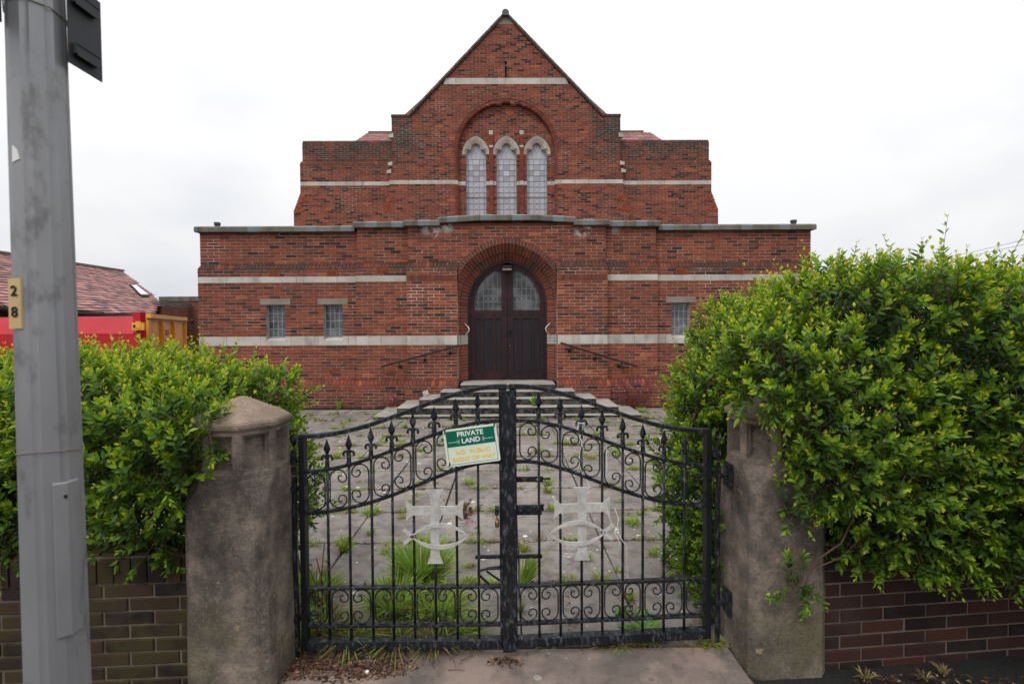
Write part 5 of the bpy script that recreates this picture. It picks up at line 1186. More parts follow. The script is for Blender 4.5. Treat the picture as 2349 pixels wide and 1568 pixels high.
for i, (u, v, t) in enumerate(sl_):
    j = .012 + .012 * ((t * 37) % 1); wob = ((t * 91) % 1 - .5) * .03
    if i < 300:
        key = round(t * 7)
        if key not in scache: scache[key] = MB().hexa([(0, 0, .010), (.325, 0, .010), (.325, rh * 1.05, .0), (0, rh * 1.05, .0), (0, 0, .026), (.325, 0, .026), (.325, rh * 1.05, .006), (0, rh * 1.05, .006)], t).mesh('slate', M['slate'])
        o = bpy.data.objects.new('slate', scache[key]); C.objects.link(o); o.parent = HS; o.matrix_parent_inverse = world_of(HS).inverted()
        mt = (Rm @ Matrix.Rotation(wob, 3, 'Z')).to_4x4(); mt.translation = A0 + er * u + up_ * v + nn * (j - .010); o.matrix_basis = mt
    else:
        P_ = [A0 + er * (u + a) + up_ * (v + c_) + nn * h for a, c_, h in ((0, 0, j - .01), (.325, 0, j - .01), (.325, rh * 1.05, .002), (0, rh * 1.05, .002), (0, 0, j + .012), (.325, 0, j + .012), (.325, rh * 1.05, .008), (0, rh * 1.05, .008))]; jr.hexa(P_, t)
if jr.v: jr.build('slate_field', M['slate'], HS, kind='stuff')
rt = MB(); n_r = 34
for i in range(n_r): p = A0.lerp(B_, (i + .5) / n_r); rt.obox(p + Vector((0, 0, .03)), (B_ - A0) / n_r * .47, Vector((.12, 0, 0)), Vector((0, 0, .045)), .3)
rt.build('ridge_tiles', M['tile_top'], HS, kind='stuff')
sk = MB(); q = [on_plane(296, 656), on_plane(309, 656), on_plane(342, 682), on_plane(321, 682)]; sk.hexa([p + nn * .03 for p in q] + [p + nn * .10 for p in q]); sk.build('skylight', M['iron_dark'], HS)
cc = sum(q, Vector()) / 4; sk = MB(); sk.poly([cc + (p - cc) * .84 + nn * .11 for p in q], [(0, 1, 2, 3)]); sk.build('skylight_pane', glass('skylight_glass', (.5, .52, .55), (.7, .72, .75), .1), HS)
gu = MB(); g0, g1 = D0 + Vector((.10, -.05, -.10)), C2 + Vector((.10, -.05, -.10)); gu.tube([g0, g1], .07, 8); gu.obox((g0 + g1) / 2 - Vector((.12, -.06, .06)), (g1 - g0) / 2, Vector((.02, .02, 0)), Vector((0, 0, .12))); gu.build('gutter', M['black'], HS)
wl = MB(); w0, w1 = D0 + Vector((-.35, .25, 0)), C2 + Vector((-.35, .25, 0)); dv = (w1 - w0); wl.hexa([Vector((p.x, p.y, z)) for z in (-.05, D0.z - .05) for p in (w0, w1, w1 + Vector((-5, 2, 0)), w0 + Vector((-5, 2, 0)))]); wl.build('wall', simple('rubble_wall', (.17, .12, .085), .9, var=.4, scale=6), HS)
for t0, t1 in ((.62, .68), (.73, .83)):
    wf = MB(); a, c_ = w0.lerp(w1, t0), w0.lerp(w1, t1); wf.hexa([Vector((p.x, p.y, z)) for z in (1.1, D0.z - .30) for p in (a + Vector((.05, -.03, 0)), c_ + Vector((.05, -.03, 0)), c_, a)]); wf.build('window_frame', M['white'], HS)
# hall behind
HL = tag(empty('hall', (-14, 24, 0)), 'low flat roofed brick hall between the slate roof and the church', 'building')
x0, x1 = W(367, 700, 24).x, W(470, 700, 24).x; zt = W(400, 680, 24).z; b = MB(); b.box(x0, x1 + 1, 24, 30, 0, zt - .22); b.build('wall', M['brick_far'], HL)
b = MB(); b.box(x0 - .02, x1 + 1, 23.96, 30, zt - .22, zt); b.build('parapet', M['coping'], HL)
b = MB(); xa, xb = W(424, 740, 23.9).x, W(437, 740, 23.9).x; z1, z0 = W(430, 737, 23.9).z, W(430, 770, 23.9).z; b.box(xa, xb, 23.93, 24.02, z0, z1); wn = b.build('window', M['win_glass'], HL)
for i in range(1, 3): xx = xa + (xb - xa) * i / 3; MB().box(xx - .012, xx + .012, 23.91, 23.93, z0, z1).build('glazing_bar', M['lead'], wn)
for i in range(1, 4): z_ = z0 + (z1 - z0) * i / 4; MB().box(xa, xb, 23.912, 23.932, z_ - .012, z_ + .012).build('glazing_bar', M['lead'], wn)
b = MB(); b.box(xa - .12, xb + .12, 23.90, 24.0, z1, z1 + .16); b.build('lintel', M['coping'], HL)
x2 = W(345, 700, 22).x; zt2 = W(350, 691, 22).z; b = MB(); b.box(x2, W(372, 700, 22).x, 22, 25, 0, zt2 - .22); b.build('annexe_wall', M['brick_far'], HL); b = MB(); b.box(x2 - .15, W(372, 700, 22).x, 21.9, 25, zt2 - .22, zt2); b.build('annexe_parapet', M['coping'], HL)
b = MB(); xd = W(362, 700, 21.9).x; b.tube([(xd, 21.9, 0), (xd, 21.9, zt2 - .3)], .06, 8); b.build('downpipe', M['black'], HL)
# wires
for i, (ya, yb) in enumerate(((547, 604), (559, 609))):
    a = W(2420, ya - 12, 24); c_ = W(2085, yb + 3, 40); far = c_ + (c_ - a) * .5; near_ = a - (c_ - a) * .5; b = MB()
    pts = [near_.lerp(far, t / 16) - Vector((0, 0, .35 * math.sin(math.pi * t / 16))) + Vector((0, 0, .3)) for t in range(17)]; b.tube(pts, .011, 5)
    tag(b.build('overhead_wire', M['pipe']), ('upper' if i == 0 else 'lower') + ' thin dark wire crossing the sky above the right hedge', 'wire', 'overhead wires')
# ------------------------------------------------------------------ leaves
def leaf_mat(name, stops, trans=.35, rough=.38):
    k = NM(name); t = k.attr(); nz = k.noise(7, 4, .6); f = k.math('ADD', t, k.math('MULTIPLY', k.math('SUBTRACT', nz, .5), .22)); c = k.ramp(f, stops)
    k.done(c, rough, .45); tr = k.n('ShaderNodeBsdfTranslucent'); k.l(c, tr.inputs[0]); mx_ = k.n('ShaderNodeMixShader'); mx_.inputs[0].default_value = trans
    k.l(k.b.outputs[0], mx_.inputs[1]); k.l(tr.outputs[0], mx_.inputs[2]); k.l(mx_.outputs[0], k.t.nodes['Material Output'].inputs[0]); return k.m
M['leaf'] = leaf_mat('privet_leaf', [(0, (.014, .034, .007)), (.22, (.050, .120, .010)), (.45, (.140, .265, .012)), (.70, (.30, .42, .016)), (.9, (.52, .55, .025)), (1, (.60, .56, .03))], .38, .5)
M['grass'] = leaf_mat('grass_blade', [(0, (.13, .075, .035)), (.22, (.34, .235, .11)), (.38, (.36, .36, .09)), (.7, (.23, .42, .05)), (1, (.42, .58, .08))], .35, .5)
M['weed'] = leaf_mat('weed_leaf', [(0, (.05, .11, .02)), (.6, (.11, .25, .03)), (1, (.22, .34, .05))], .3, .5)
M['bark'] = simple('twig_bark', (.10, .055, .035), .85, var=.4)
LT = np.array([(0, 0, 0), (.22, .36, .05), (.22, -.36, .05), (.58, .42, .03), (.58, -.42, .03), (1, 0, -.12), (.5, 0, -.10)])
LFACE = np.array([(6, 0, 2), (6, 2, 4), (6, 4, 5), (6, 5, 3), (6, 3, 1), (6, 1, 0)])
def unit(a): return a / np.maximum(1e-9, np.linalg.norm(a, axis=1, keepdims=True))
def leaf_arrays(P, D, N, L, Wd):
    D = unit(D); B = unit(np.cross(N, D)); N = unit(np.cross(D, B)); n = len(P)
    v = P[:, None, :] + D[:, None, :] * (LT[None, :, 0:1] * L[:, None, None]) + B[:, None, :] * (LT[None, :, 1:2] * Wd[:, None, None]) + N[:, None, :] * (LT[None, :, 2:3] * Wd[:, None, None] * 1.6)
    return v
def np_mesh(name, V, F, tone, mats):
    me = bpy.data.meshes.new(name); nf, k = F.shape; me.vertices.add(len(V)); me.vertices.foreach_set('co', V.astype(np.float32).ravel()); me.loops.add(nf * k); me.loops.foreach_set('vertex_index', F.astype(np.int32).ravel())
    me.polygons.add(nf); me.polygons.foreach_set('loop_start', np.arange(0, nf * k, k, dtype=np.int32)); me.update(calc_edges=True)
    for m_ in (mats if isinstance(mats, list) else [mats]): me.materials.append(m_)
    a = me.attributes.new('tone', 'FLOAT', 'FACE'); a.data.foreach_set('value', tone.astype(np.float32)); me.polygons.foreach_set('use_smooth', [False] * nf); return me
def leaves_object(name, P, D, N, L, Wd, T, mat, parent):
    v = leaf_arrays(P, D, N, L, Wd); n = len(P); V = v.reshape(-1, 3); F = (LFACE[None] + (np.arange(n) * 7)[:, None, None]).reshape(-1, 3); me = np_mesh(name, V, F, np.repeat(T, 6), mat); o = link(name, me, parent); return o
def shoot_leaves(base, dirs, length, rng, size=1.0, npair=None, tone_lo=.22, tone_hi=.95):
    """opposite leaf pairs along each shoot; returns arrays and the stems"""
    P = []; D = []; N = []; L = []; T = []; n = len(base); npair = npair or 7
    ref = np.tile(np.array([[.3, .2, .93]]), (n, 1)); s1 = unit(np.cross(dirs, ref)); s2 = unit(np.cross(dirs, s1)); ph = rng.uniform(0, np.pi, n); bend = rng.normal(0, .12, (n, 3))
    for k_ in range(npair + 1):
        t = k_ / npair; tip = k_ >= npair - 1
        pos = base + dirs * (length * (t ** .9))[:, None] + bend * (length * t * t)[:, None]
        for sgn in (1, -1):
            a = ph + (np.pi / 2 if k_ % 2 else 0) + (0 if sgn > 0 else np.pi) + rng.normal(0, .25, n)
            side = s1 * np.cos(a)[:, None] + s2 * np.sin(a)[:, None]; open_ = (1.15 - .85 * t ** 1.3) + rng.normal(0, .12, n)
            d = dirs * np.cos(open_)[:, None] + side * np.sin(open_)[:, None]; nn_ = dirs * np.sin(open_)[:, None] - side * np.cos(open_)[:, None] + rng.normal(0, .18, (n, 3))
            l_ = (.030 + .010 * np.sin(np.pi * min(1, t * 1.1))) * (1 if not tip else .62) * size * rng.uniform(.7, 1.22, n)
            keep = rng.random(n) > (.12 if not tip else 0); P.append((pos + side * .002)[keep]); D.append(d[keep]); N.append(nn_[keep]); L.append(l_[keep]); T.append(np.clip(tone_lo + (tone_hi - tone_lo) * t ** 1.7 + rng.normal(0, .07, n), 0, 1)[keep])
    return [np.concatenate(a) for a in (P, D, N, L, T)], bend
def sdf_boxes(p, boxes):
    d = np.full(len(p), 9.0)
    for (x0, x1, y0, y1, z0, z1, r) in boxes:
        c = np.array([(x0 + x1) / 2, (y0 + y1) / 2, (z0 + z1) / 2]); h = np.array([(x1 - x0) / 2, (y1 - y0) / 2, (z1 - z0) / 2]) - r
        q = np.abs(p - c) - h; dd = np.linalg.norm(np.maximum(q, 0), axis=1) + np.minimum(np.max(q, axis=1), 0) - r; d = np.minimum(d, dd)
    w_ = .035 * (np.sin(p[:, 0] * 7.3 + p[:, 2] * 5.1) + np.sin(p[:, 1] * 8.1 - p[:, 2] * 6.7 + 1.3) + np.sin(p[:, 0] * 3.1 + p[:, 1] * 2.2 + p[:, 2] * 3.7)) + .018 * np.sin(p[:, 0] * 17 + 2) * np.sin(p[:, 2] * 19 + p[:, 1] * 13)
    return d + w_
def hedge(name, label, boxes, n_sh, n_in, seed, keepfn=None, tips=0, tipzone=None):
    rng = np.random.default_rng(seed); lo = np.array([min(b[0] for b in boxes), min(b[2] for b in boxes), min(b[4] for b in boxes)]) - .1; hi = np.array([max(b[1] for b in boxes), max(b[3] for b in boxes), max(b[5] for b in boxes)]) + .1
    Hd = tag(empty(name, ((lo[0] + hi[0]) / 2, (lo[1] + hi[1]) / 2, 0)), label, 'hedge', 'privet hedges behind the street walls')
    def sample(n, d0, d1):
        out = []; tot = 0
        while tot < n:
            p = rng.uniform(lo, hi, (60000, 3)); d = sdf_boxes(p, boxes); p = p[(d > d0) & (d < d1)]
            if keepfn is not None: p = p[keepfn(p)]
            out.append(p); tot += len(p)
        return np.concatenate(out)[:n]
    p = sample(n_sh, -.16, -.015); e = .02
    g = np.stack([sdf_boxes(p + np.eye(3)[i] * e, boxes) - sdf_boxes(p - np.eye(3)[i] * e, boxes) for i in range(3)], 1); g = unit(g)
    upw = np.where(g[:, 2:3] > .4, 1.6, .75); dirs = unit(g * .8 + np.array([[0, 0, 1.0]]) * upw + rng.normal(0, .30, (len(p), 3)))
    down = (g[:, 2] < -.3); dirs[down] = unit(g[down] * .9 + rng.normal(0, .4, (down.sum(), 3)))
    ln = rng.uniform(.07, .15, len(p)); long_ = rng.random(len(p)) < .06; ln[long_ & (g[:, 2] > .3)] *= 1.9
    zt = hi[2] - .1; lightz = np.clip((p[:, 2] - lo[2]) / (hi[2] - lo[2]), 0, 1)
    (P, D, N, L, T), bend = shoot_leaves(p, dirs, ln, rng)
    # young yellow growth mostly on the upper parts; older leaves below
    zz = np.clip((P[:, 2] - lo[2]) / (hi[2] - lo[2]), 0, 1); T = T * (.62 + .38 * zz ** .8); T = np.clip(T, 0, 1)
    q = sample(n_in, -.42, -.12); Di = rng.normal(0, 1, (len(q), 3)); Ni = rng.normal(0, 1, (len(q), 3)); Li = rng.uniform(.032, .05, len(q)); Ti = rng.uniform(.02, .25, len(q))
    Wd = L * rng.uniform(.50, .68, len(L))
    cdst = np.linalg.norm(P - np.array(CAMP), axis=1)
    fr = (P - np.array(CAMP)); inx = np.abs(fr @ np.array(Rv) / (fr @ np.array(Fv)) * FPX) < 1174; cdst = np.where(inx, cdst, 99); dsurf = sdf_boxes(P, boxes); cdst = cdst - dsurf * 3
    order = np.argsort(cdst); big = order[:300]; restm = np.ones(len(P), bool); restm[big] = False
    lm = {}
    for i in big:
        k_ = int(round(T[i] * 9))
        if k_ not in lm: lm[k_] = np_mesh('leaf', LT * np.array([1, 1, 1.6]), LFACE, np.full(6, T[i]), M['leaf'])
        d = unit(D[i:i + 1])[0]; b_ = unit(np.cross(N[i:i + 1], D[i:i + 1]))[0]; n_ = np.cross(d, b_); mt = Matrix(((d[0] * L[i], b_[0] * Wd[i], n_[0] * Wd[i], P[i, 0]), (d[1] * L[i], b_[1] * Wd[i], n_[1] * Wd[i], P[i, 1]), (d[2] * L[i], b_[2] * Wd[i], n_[2] * Wd[i], P[i, 2]), (0, 0, 0, 1)))
        o = bpy.data.objects.new('leaf', lm[k_]); C.objects.link(o); o.parent = Hd; o.matrix_parent_inverse = Matrix.Translation(-Hd.location); o.matrix_basis = mt
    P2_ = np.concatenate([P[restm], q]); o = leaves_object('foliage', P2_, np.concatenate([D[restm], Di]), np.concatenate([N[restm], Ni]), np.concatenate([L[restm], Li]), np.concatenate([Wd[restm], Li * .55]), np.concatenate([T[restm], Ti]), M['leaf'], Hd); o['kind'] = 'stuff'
    # stems: a thin square stem per shoot, and woody branches inside
    st = p; k_ = len(st); s1 = unit(np.cross(dirs, np.array([[.3, .2, .93]]))) * .0016; s2 = unit(np.cross(dirs, s1)) * .0016; V = []
    for t in (-.6, 0, .5, 1.0):
        c_ = st + dirs * (ln * t)[:, None] + (bend * (ln * t * t)[:, None] if t > 0 else 0); s_ = 1 - .5 * max(0, t)
        V.append(np.stack([c_ + s1 * s_, c_ + s2 * s_, c_ - s1 * s_], 1))
    V = np.stack(V, 1).reshape(-1, 3); F = []
    base = (np.arange(k_) * 12)[:, None]
    for r_i in range(3):
        for j in range(3): F.append(base + np.array([[r_i * 3 + j, r_i * 3 + (j + 1) % 3, r_i * 3 + 3 + (j + 1) % 3, r_i * 3 + 3 + j]]))
    F = np.concatenate(F); me = np_mesh('stems', V, F, np.full(len(F), .5), M['bark']); o = link('stems', me, Hd); o['kind'] = 'stuff'
    br = MB(); rr = random.Random(seed)
    for i in range(46):
        bx_ = boxes[rr.randrange(len(boxes))]; x = rr.uniform(bx_[0] + .12, bx_[1] - .1); y = rr.uniform(max(2.95, bx_[2] + .12), max(3.0, bx_[3] - .1)); z = max(.0, bx_[4] - .35); x0 = x + rr.uniform(-.2, .2); pts = []
        for t in range(7): pts.append((x0 + (x - x0) * t / 6 + rr.uniform(-.03, .03), y + rr.uniform(-.03, .03), z + (bx_[5] - .18 - z) * t / 6))
        br.tube(pts, [.013 - .0014 * t for t in range(7)], 5)
    o = br.build('branches', M['bark'], Hd, kind='stuff')
    return Hd
LB = [(-4.4, -1.46, 2.45, 3.45, .62, 1.44, .16), (-1.9, -1.25, 2.80, 3.45, .45, 1.40, .16), (-3.8, -1.50, 2.26, 2.8, .62, 1.38, .14), (-1.78, -1.33, 2.10, 2.5, .93, 1.33, .10), (-2.1, -1.52, 2.20, 2.5, .60, .9, .10)]
hedge('privet_hedge', 'clipped bright green privet hedge behind the left pillar and mossy wall', LB, 6200, 22000, 21)
RB = [(1.06, 1.5, 2.22, 2.9, 1.25, 1.55, .1), (1.34, 1.44, 2.31, 2.38, .47, .53, .03), (1.46, 4.9, 2.14, 3.5, .55, 1.90, .20), (1.30, 2.2, 2.80, 3.75, .40, 1.84, .34), (1.02, 1.6, 2.80, 3.6, .45, 1.40, .20), (1.10, 1.55, 2.76, 3.5, -.1, .80, .10), (1.20, 1.9, 2.14, 2.6, .76, 1.10, .12), (1.10, 1.9, 2.12, 2.9, 1.24, 1.62, .13), (1.24, 1.9, 2.10, 2.6, .86, 1.45, .12), (2.1, 4.9, 2.02, 2.6, .46, 1.5, .15)]
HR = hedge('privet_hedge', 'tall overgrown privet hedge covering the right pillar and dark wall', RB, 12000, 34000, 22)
b = MB(); b.tube([(1.58, 2.30, .80), (1.50, 2.27, .68), (1.42, 2.30, .60), (1.385, 2.33, .50), (1.38, 2.34, .44)], [.005, .0045, .004, .003, .002], 5); b.tube([(1.62, 2.30, .70), (1.52, 2.29, .61), (1.43, 2.32, .55), (1.36, 2.34, .52)], [.004, .0035, .003, .002], 5); b.build('trailing_twigs', M['bark'], HR, kind='stuff')
# ------------------------------------------------------------------ grass and weeds
def blades(name, tufts, rng, mat, label, parent=None, cat=None):
    V = []; T = []; n_t = 0
    for (x, y, z, rad, h, n, dry, lean) in tufts:
        a = rng.uniform(0, 2 * np.pi, n); r = rad * .35 * np.sqrt(rng.random(n)); bx_ = x + r * np.cos(a); by_ = y + r * np.sin(a) * .7; hh = h * rng.uniform(.45, 1.1, n); out = rng.uniform(.2, 1.0, n) * rad * 1.1
        dx = np.cos(a) * out + lean[0] * rng.uniform(.3, 1, n); dy = np.sin(a) * out + lean[1] * rng.uniform(.3, 1, n); wd = rng.uniform(.0016, .0036, n) * (1 + h * 2.6); tw = rng.uniform(0, np.pi, n); wx, wy = np.cos(tw) * wd, np.sin(tw) * wd
        tone = np.clip(np.where(rng.random(n) < dry, rng.uniform(0, .3, n), rng.normal(.68, .15, n)), 0, 1); rows = []
        for t, ww in ((0, 1), (.35, .95), (.7, .7), (1.0, .08)):
            cx_ = bx_ + dx * t ** 1.7; cy_ = by_ + dy * t ** 1.7; cz_ = z + hh * (t - .32 * t ** 3 * np.minimum(1.6, out / np.maximum(.02, hh)))
            rows.append(np.stack([np.stack([cx_ - wx * ww, cy_ - wy * ww, cz_], 1), np.stack([cx_ + wx * ww, cy_ + wy * ww, cz_], 1)], 1))
        V.append(np.stack(rows, 1).reshape(-1, 3)); T.append(np.repeat(tone, 3)); n_t += n
    V = np.concatenate(V); T = np.concatenate(T); F = (np.array([[0, 1, 3, 2], [2, 3, 5, 4], [4, 5, 7, 6]])[None] + (np.arange(n_t) * 8)[:, None, None]).reshape(-1, 4)
    o = link(name, np_mesh(name, V, F, T, mat), parent); return o
rng = np.random.default_rng(5); tufts = []; Z0 = -.012
spec = [(965, 1352, .24, .38, 760, .10, (.03, -.05)), (905, 1420, .22, .30, 420, .2, (0, -.08)), (1010, 1425, .22, .26, 360, .18, (.05, -.06)), (720, 1385, .15, .26, 260, .2, (.05, 0)), (735, 1465, .16, .20, 420, .6, (.06, 0)), (800, 1475, .18, .16, 360, .6, (.03, -.03)), (905, 1478, .18, .14, 320, .65, (0, -.05)), (1000, 1480, .16, .12, 260, .6, (.04, -.04)), (1060, 1455, .14, .15, 200, .3, (.1, -.06)), (860, 1470, .16, .12, 220, .5, (0, 0)),
        (790, 1262, .09, .13, 120, .1, (.03, 0)), (850, 1180, .11, .11, 130, .2, (0, 0)), (1075, 1110, .09, .10, 100, .2, (0, 0)), (1200, 1345, .06, .26, 110, .1, (.14, -.02)), (1193, 1400, .04, .10, 60, .6, (0, -.04)), (1200, 1265, .06, .10, 70, .6, (.02, 0)), (1258, 1112, .06, .10, 80, .15, (0, 0)), (800, 1045, .07, .08, 60, .3, (0, 0)), (880, 1015, .08, .08, 70, .2, (0, 0)),
        (965, 1035, .09, .09, 90, .3, (0, 0)), (1000, 1110, .05, .07, 50, .3, (0, 0)), (1410, 1040, .10, .13, 90, .15, (0, 0)), (1480, 1010, .08, .10, 60, .2, (0, 0)), (1345, 1285, .07, .09, 50, .4, (0, 0)), (1470, 1180, .07, .08, 60, .5, (0, 0)), (1500, 1275, .07, .10, 60, .3, (-.02, 0)), (1300, 1240, .06, .06, 50, .5, (0, 0)), (1420, 1310, .05, .05, 40, .4, (0, 0)), (850, 1225, .06, .08, 60, .3, (0, 0)), (1240, 955, .14, .12, 120, .25, (0, 0)), (1320, 950, .12, .10, 90, .25, (0, 0)), (1425, 985, .1, .09, 70, .2, (0, 0)), (1470, 945, .12, .14, 100, .15, (0, 0)), (1110, 955, .2, .10, 110, .35, (0, 0)),
        (860, 935, .20, .30, 160, .25, (0, 0)), (890, 932, .2, .26, 150, .35, (0, 0)), (830, 932, .14, .2, 70, .3, (0, 0)), (778, 936, .12, .28, 40, .1, (0, 0)), (740, 972, .08, .05, 50, .7, (0, 0)), (765, 990, .07, .05, 50, .7, (0, 0)), (1490, 915, .06, .55, 40, .3, (0, 0)), (700, 955, .06, .08, 20, .2, (0, 0)), (1170, 1470, .05, .06, 40, .6, (0, 0)), (1430, 1405, .05, .07, 50, .4, (0, 0)), (1445, 1375, .05, .09, 40, .2, (0, 0)), (2165, 1538, .05, .06, 22, .9, (0, .02)), (2120, 1550, .05, .04, 20, .9, (0, 0)), (300, 1552, .05, .07, 26, .95, (0, 0)), (1985, 1548, .06, .05, 40, .8, (0, 0))]
for px, py, rad, h, n, dry, lean in spec:
    g_ = G(px, py); tufts.append((g_.x, g_.y, Z0, rad, h, n, dry, lean))
for px in (676, 690, 668): g_ = G(px, 1490); tufts.append((g_.x, g_.y, Z0, .10, .16, 40, .45, (.0, -.05)))
for _ in range(330):                                             # weedy clumps rooted in the joints
    if rng.random() < .62: x = rng.uniform(-3.4, 2.6); y = 2.625 + int(rng.integers(0, 11)) * SL + rng.normal(0, .012)
    else: x = .066 + SL / 2 + int(rng.integers(-7, 5)) * SL; y = rng.uniform(2.8, 9.2)
    big = rng.random(); tufts.append((x, y, Z0, .04 + .07 * big, .035 + .085 * big * rng.random(), int(40 + 90 * big), rng.uniform(.15, .85), (rng.normal(0, .02), rng.normal(0, .02))))
# low growth all along the joints
for i in range(12):
    for _ in range(34):
        x = rng.uniform(-3.6, 2.9); y = 2.625 + i * SL; tufts.append((x, y, Z0, rng.uniform(.03, .11), rng.uniform(.02, .075) * (1 + .08 * i), int(rng.integers(12, 46)), rng.uniform(.3, .95), (0, 0)))
for j in range(-7, 6):
    for _ in range(13):
        x = .066 + SL / 2 + j * SL; y = rng.uniform(2.7, 9); tufts.append((x, y, Z0, rng.uniform(.03, .09), rng.uniform(.02, .06), int(rng.integers(10, 36)), rng.uniform(.3, .95), (0, 0)))
gr_ = blades('grass', tufts, rng, M['grass'], ''); tag(gr_, 'tufts of grass and dry stalks growing in the joints of the forecourt paving', 'grass', kind='stuff')
# moss and crumbled soil in the joints
def litter(name, areas, mat, label, cat, size, seed):
    rng = np.random.default_rng(seed); P = []
    for (x, y, rx, ry, n) in areas:
        a = rng.uniform(0, 2 * np.pi, n); r = np.sqrt(rng.random(n)); P.append(np.stack([x + rx * r * np.cos(a), y + ry * r * np.sin(a), rng.uniform(.0, .02, n) * np.exp(-2 * r * r)], 1))
    P = np.concatenate(P); n = len(P); D = rng.normal(0, 1, (n, 3)) * [1, 1, .25]; N = rng.normal(0, .35, (n, 3)) + [0, 0, 1]; L = size * rng.uniform(.3, 1.4, n); o = leaves_object(name, P, D, N, L, L * rng.uniform(.3, .7, n), rng.random(n), mat, None); tag(o, label, cat, kind='stuff'); return o
k = NM('dead_leaf'); M['dead'] = k.done(k.ramp(k.attr(), [(0, (.030, .018, .012)), (.5, (.085, .040, .022)), (.85, (.20, .09, .045)), (1, (.38, .25, .15))]), .85, .2)
ga = [(G(790, 1530).x, 2.47, .36, .10, 1500), (G(700, 1500).x, 2.60, .1, .16, 450), (-.55, 2.66, .45, .05, 500), (G(1160, 1515).x, 2.50, .09, .04, 120), (-1.13, 2.40, .08, .12, 250)]
for i in range(1, 12): ga.append((rng.uniform(-1, 1), 2.625 + i * SL, 2.2, .022, 420)); ga.append((rng.uniform(-2, 2), 2.625 + i * SL, .5, .035, 160))
ga += [(1.95, 2.33, .35, .05, 160), (2.6, 2.3, .4, .05, 120), (-1.9, 2.27, .4, .06, 150), (G(1450, 1400).x, G(1450, 1400).y, .06, .2, 120), (.36, 2.85, .03, .3, 60)]
litter('leaf_litter', ga, M['dead'], 'brown dead leaves and crumbs of soil gathered under the left gate and in joints', 'leaf litter', .020, 4)
# twigs lying about
tw = MB(); rr = random.Random(6)
for i in range(46):
    if i < 30: x, y = rr.uniform(-1.05, -.2), rr.uniform(2.38, 2.6)
    else: x, y = rr.uniform(-1, 1), rr.uniform(2.5, 5)
    a = rr.uniform(0, math.pi); l_ = rr.uniform(.03, .09); tw.tube([(x, y, .006), (x + l_ * .5 * math.cos(a) + .004, y + l_ * .5 * math.sin(a), .010), (x + l_ * math.cos(a), y + l_ * math.sin(a), .004)], .0014, 4)
tag(tw.build('twigs', M['bark']), 'thin dry twigs scattered on the paving near the gates', 'twigs', kind='stuff')
# plants that can be told apart
def rosette(name, x, y, z, n, l_, label, cat, tone=.5, up=.35, seed=1, stems=0, flower=None):
    rng = np.random.default_rng(seed); Pl = tag(empty(name, (x, y, z)), label, cat); a = rng.uniform(0, 2 * np.pi, n); el = rng.uniform(.1, up + .35, n)
    D = np.stack([np.cos(a) * np.cos(el), np.sin(a) * np.cos(el), np.sin(el)], 1); N = np.stack([-np.cos(a) * np.sin(el), -np.sin(a) * np.sin(el), np.cos(el)], 1); L = l_ * rng.uniform(.5, 1.1, n); P = np.tile([[x, y, z + .005]], (n, 1)) + rng.normal(0, .006, (n, 3))
    o = leaves_object('leaf_rosette', P, D, N, L, L * .42, np.clip(rng.normal(tone, .2, n), 0, 1), M['weed'], Pl); o['kind'] = 'stuff'; return Pl
g_ = G(1478, 1452); rosette('dandelion', g_.x, g_.y, 0, 34, .15, 'jagged dandelion rosette flat on the slab behind the right gate', 'plant', .55, .3, 2)
g_ = G(1428, 1412); rosette('plantain', g_.x, g_.y, 0, 14, .06, 'small leafy weed in the slab joint just left of the dandelion', 'plant', .5, .4, 3)
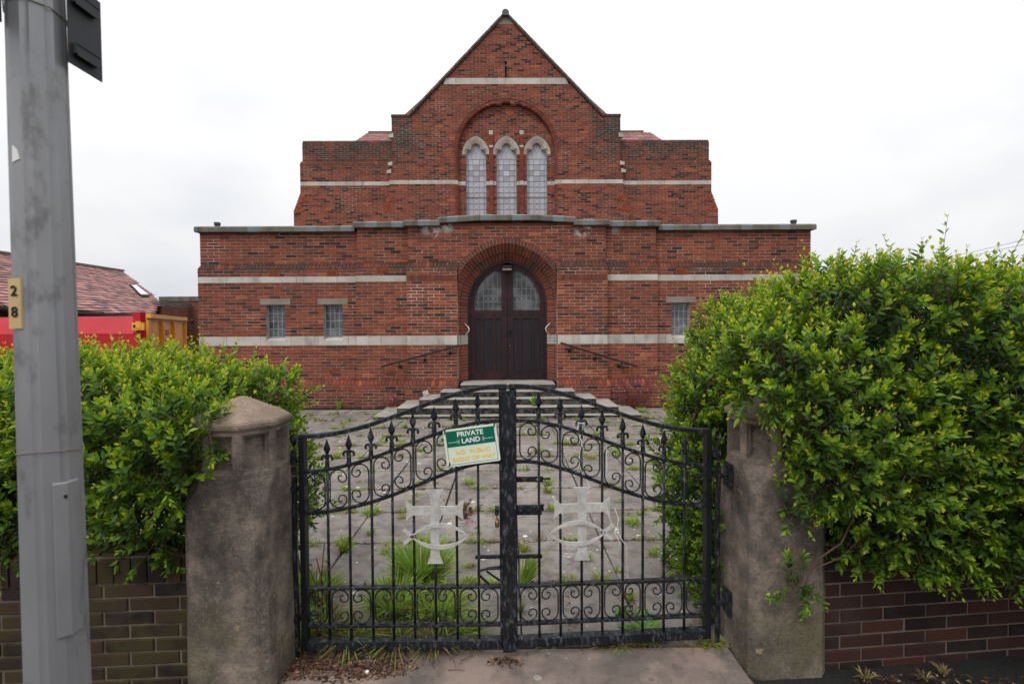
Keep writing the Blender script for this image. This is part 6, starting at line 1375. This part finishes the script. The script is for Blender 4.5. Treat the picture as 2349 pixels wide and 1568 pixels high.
# moss cushion
g_ = G(1383, 1470); ms = MB(); 
for (ox, oy, r, h) in ((0, 0, .060, .035), (.05, .01, .045, .028), (-.045, .0, .035, .02)): ms.lathe((g_.x + ox, g_.y + oy, 0), [(r, -.01), (r * .96, h * .3), (r * .8, h * .68), (r * .5, h * .92), (r * .15, h)], 14)
mo = NM('moss'); c = mo.ramp(mo.noise(160, 4, .7), [(.3, (.035, .03, .008)), (.6, (.10, .085, .015)), (.75, (.17, .09, .02))]); mo.bump(mo.noise(260, 4, .7), 1, .02); M['moss'] = mo.done(c, .95, .1)
tag(ms.build('moss_cushion', M['moss'], None, smooth=True), 'rounded brown green cushion of moss at the foot of the right gate', 'moss')
def herb(x, y, z, w_, h, n, label, name, cat, seed, pink=True, tone=.45):
    rng = np.random.default_rng(seed); Pl = tag(empty(name, (x, y, z)), label, cat); base = np.stack([x + rng.uniform(-w_, w_, n) * .6, y + rng.uniform(-.12, .12, n), np.full(n, z)], 1); dirs = unit(np.stack([rng.normal(0, .45, n), rng.normal(0, .3, n), np.ones(n)], 1)); ln = h * rng.uniform(.4, 1.0, n); sp = MB()
    for i in range(n): sp.tube([base[i], base[i] + dirs[i] * ln[i] * .6, base[i] + dirs[i] * ln[i] + np.array([rng.normal(0, .03), 0, 0])], .003, 4)
    sp.build('stems', simple('red_stem', (.17, .03, .025), .7), Pl, kind='stuff')
    (P, D, N, L, T), _ = shoot_leaves(base, dirs, ln, rng, 1.0, 9); T = T * .4 + tone * .6; o = leaves_object('leaves', P, D, N, L, L * .6, T, M['weed'] if not pink else M['herb'], Pl); o['kind'] = 'stuff'
    if pink:
        m_ = int(n * .8); tips = base + dirs * ln[:, None]; q = tips[rng.integers(0, n, m_)] + rng.normal(0, .06, (m_, 3)) - [0, .05, 0]; D = rng.normal(0, 1, (m_ * 4, 3)); o = leaves_object('flowers', np.repeat(q, 4, 0), D, rng.normal(0, .3, (m_ * 4, 3)) + [0, -1, .3], np.full(m_ * 4, .016), np.full(m_ * 4, .014), np.full(m_ * 4, .5), simple('pink_petal', (.60, .10, .38), .6), Pl); o['kind'] = 'stuff'
M['herb'] = leaf_mat('herb_leaf', [(0, (.09, .02, .018)), (.4, (.14, .04, .025)), (.7, (.10, .13, .03)), (1, (.16, .28, .04))], .25, .5)
g_ = W(1455, 930, 10.4); herb(g_.x, 10.38, 0, .42, .62, 46, 'straggling red stemmed herb with pink flowers against the wall right of the steps', 'herb_robert', 'plant', 8)
g_ = W(905, 925, 10.4); herb(g_.x, 10.42, 0, .30, .35, 20, 'low red stemmed herb with pink flowers against the wall left of the steps', 'herb_robert', 'plant', 9)
herb(-.985, 2.78, 0, .06, .52, 5, 'leggy pale green weed climbing behind the left gate hinge', 'sow_thistle', 'plant', 10, False, .8)
g_ = W(1360, 1190, 3.4); herb(G(1075, 1180).x, G(1075, 1180).y, 0, .12, .12, 8, 'tiny pink flowered herb in a paving joint behind the left cross', 'herb_robert', 'plant', 12)
# dock leaf on the steps, loose stones
g_ = W(1200, 900, 9.6); rosette('dock_plant', W(1225, 912, 9.55).x, 9.6, .19, 12, .2, 'small leafy green plant rooted on the stone steps right of the centre post', 'plant', .8, .9, 5)
for i, (px, py, Y, s_, lb) in enumerate(((1045, 862, 10.4, .05, 'pale broken brick end lying on the steps beside the left pier'), )):
    p = W(975 + 0 * px, 881, 10.25); bb = MB(); bb.obox(Vector((p.x, 10.3, .355)), Vector((.05, .02, .02)), Vector((-.01, .045, 0)), Vector((-.015, 0, .035))); tag(bb.build('stone_lump', M['band']), lb, 'stone')
g_ = G(842, 1533, .02); b = MB(); b.lathe((g_.x, g_.y, 0), [(.007, 0), (.011, .004), (.009, .010), (.004, .013)], 7); tag(b.build('pebble', M['white']), 'white quartz pebble in the dead leaves below the left gate', 'pebble')
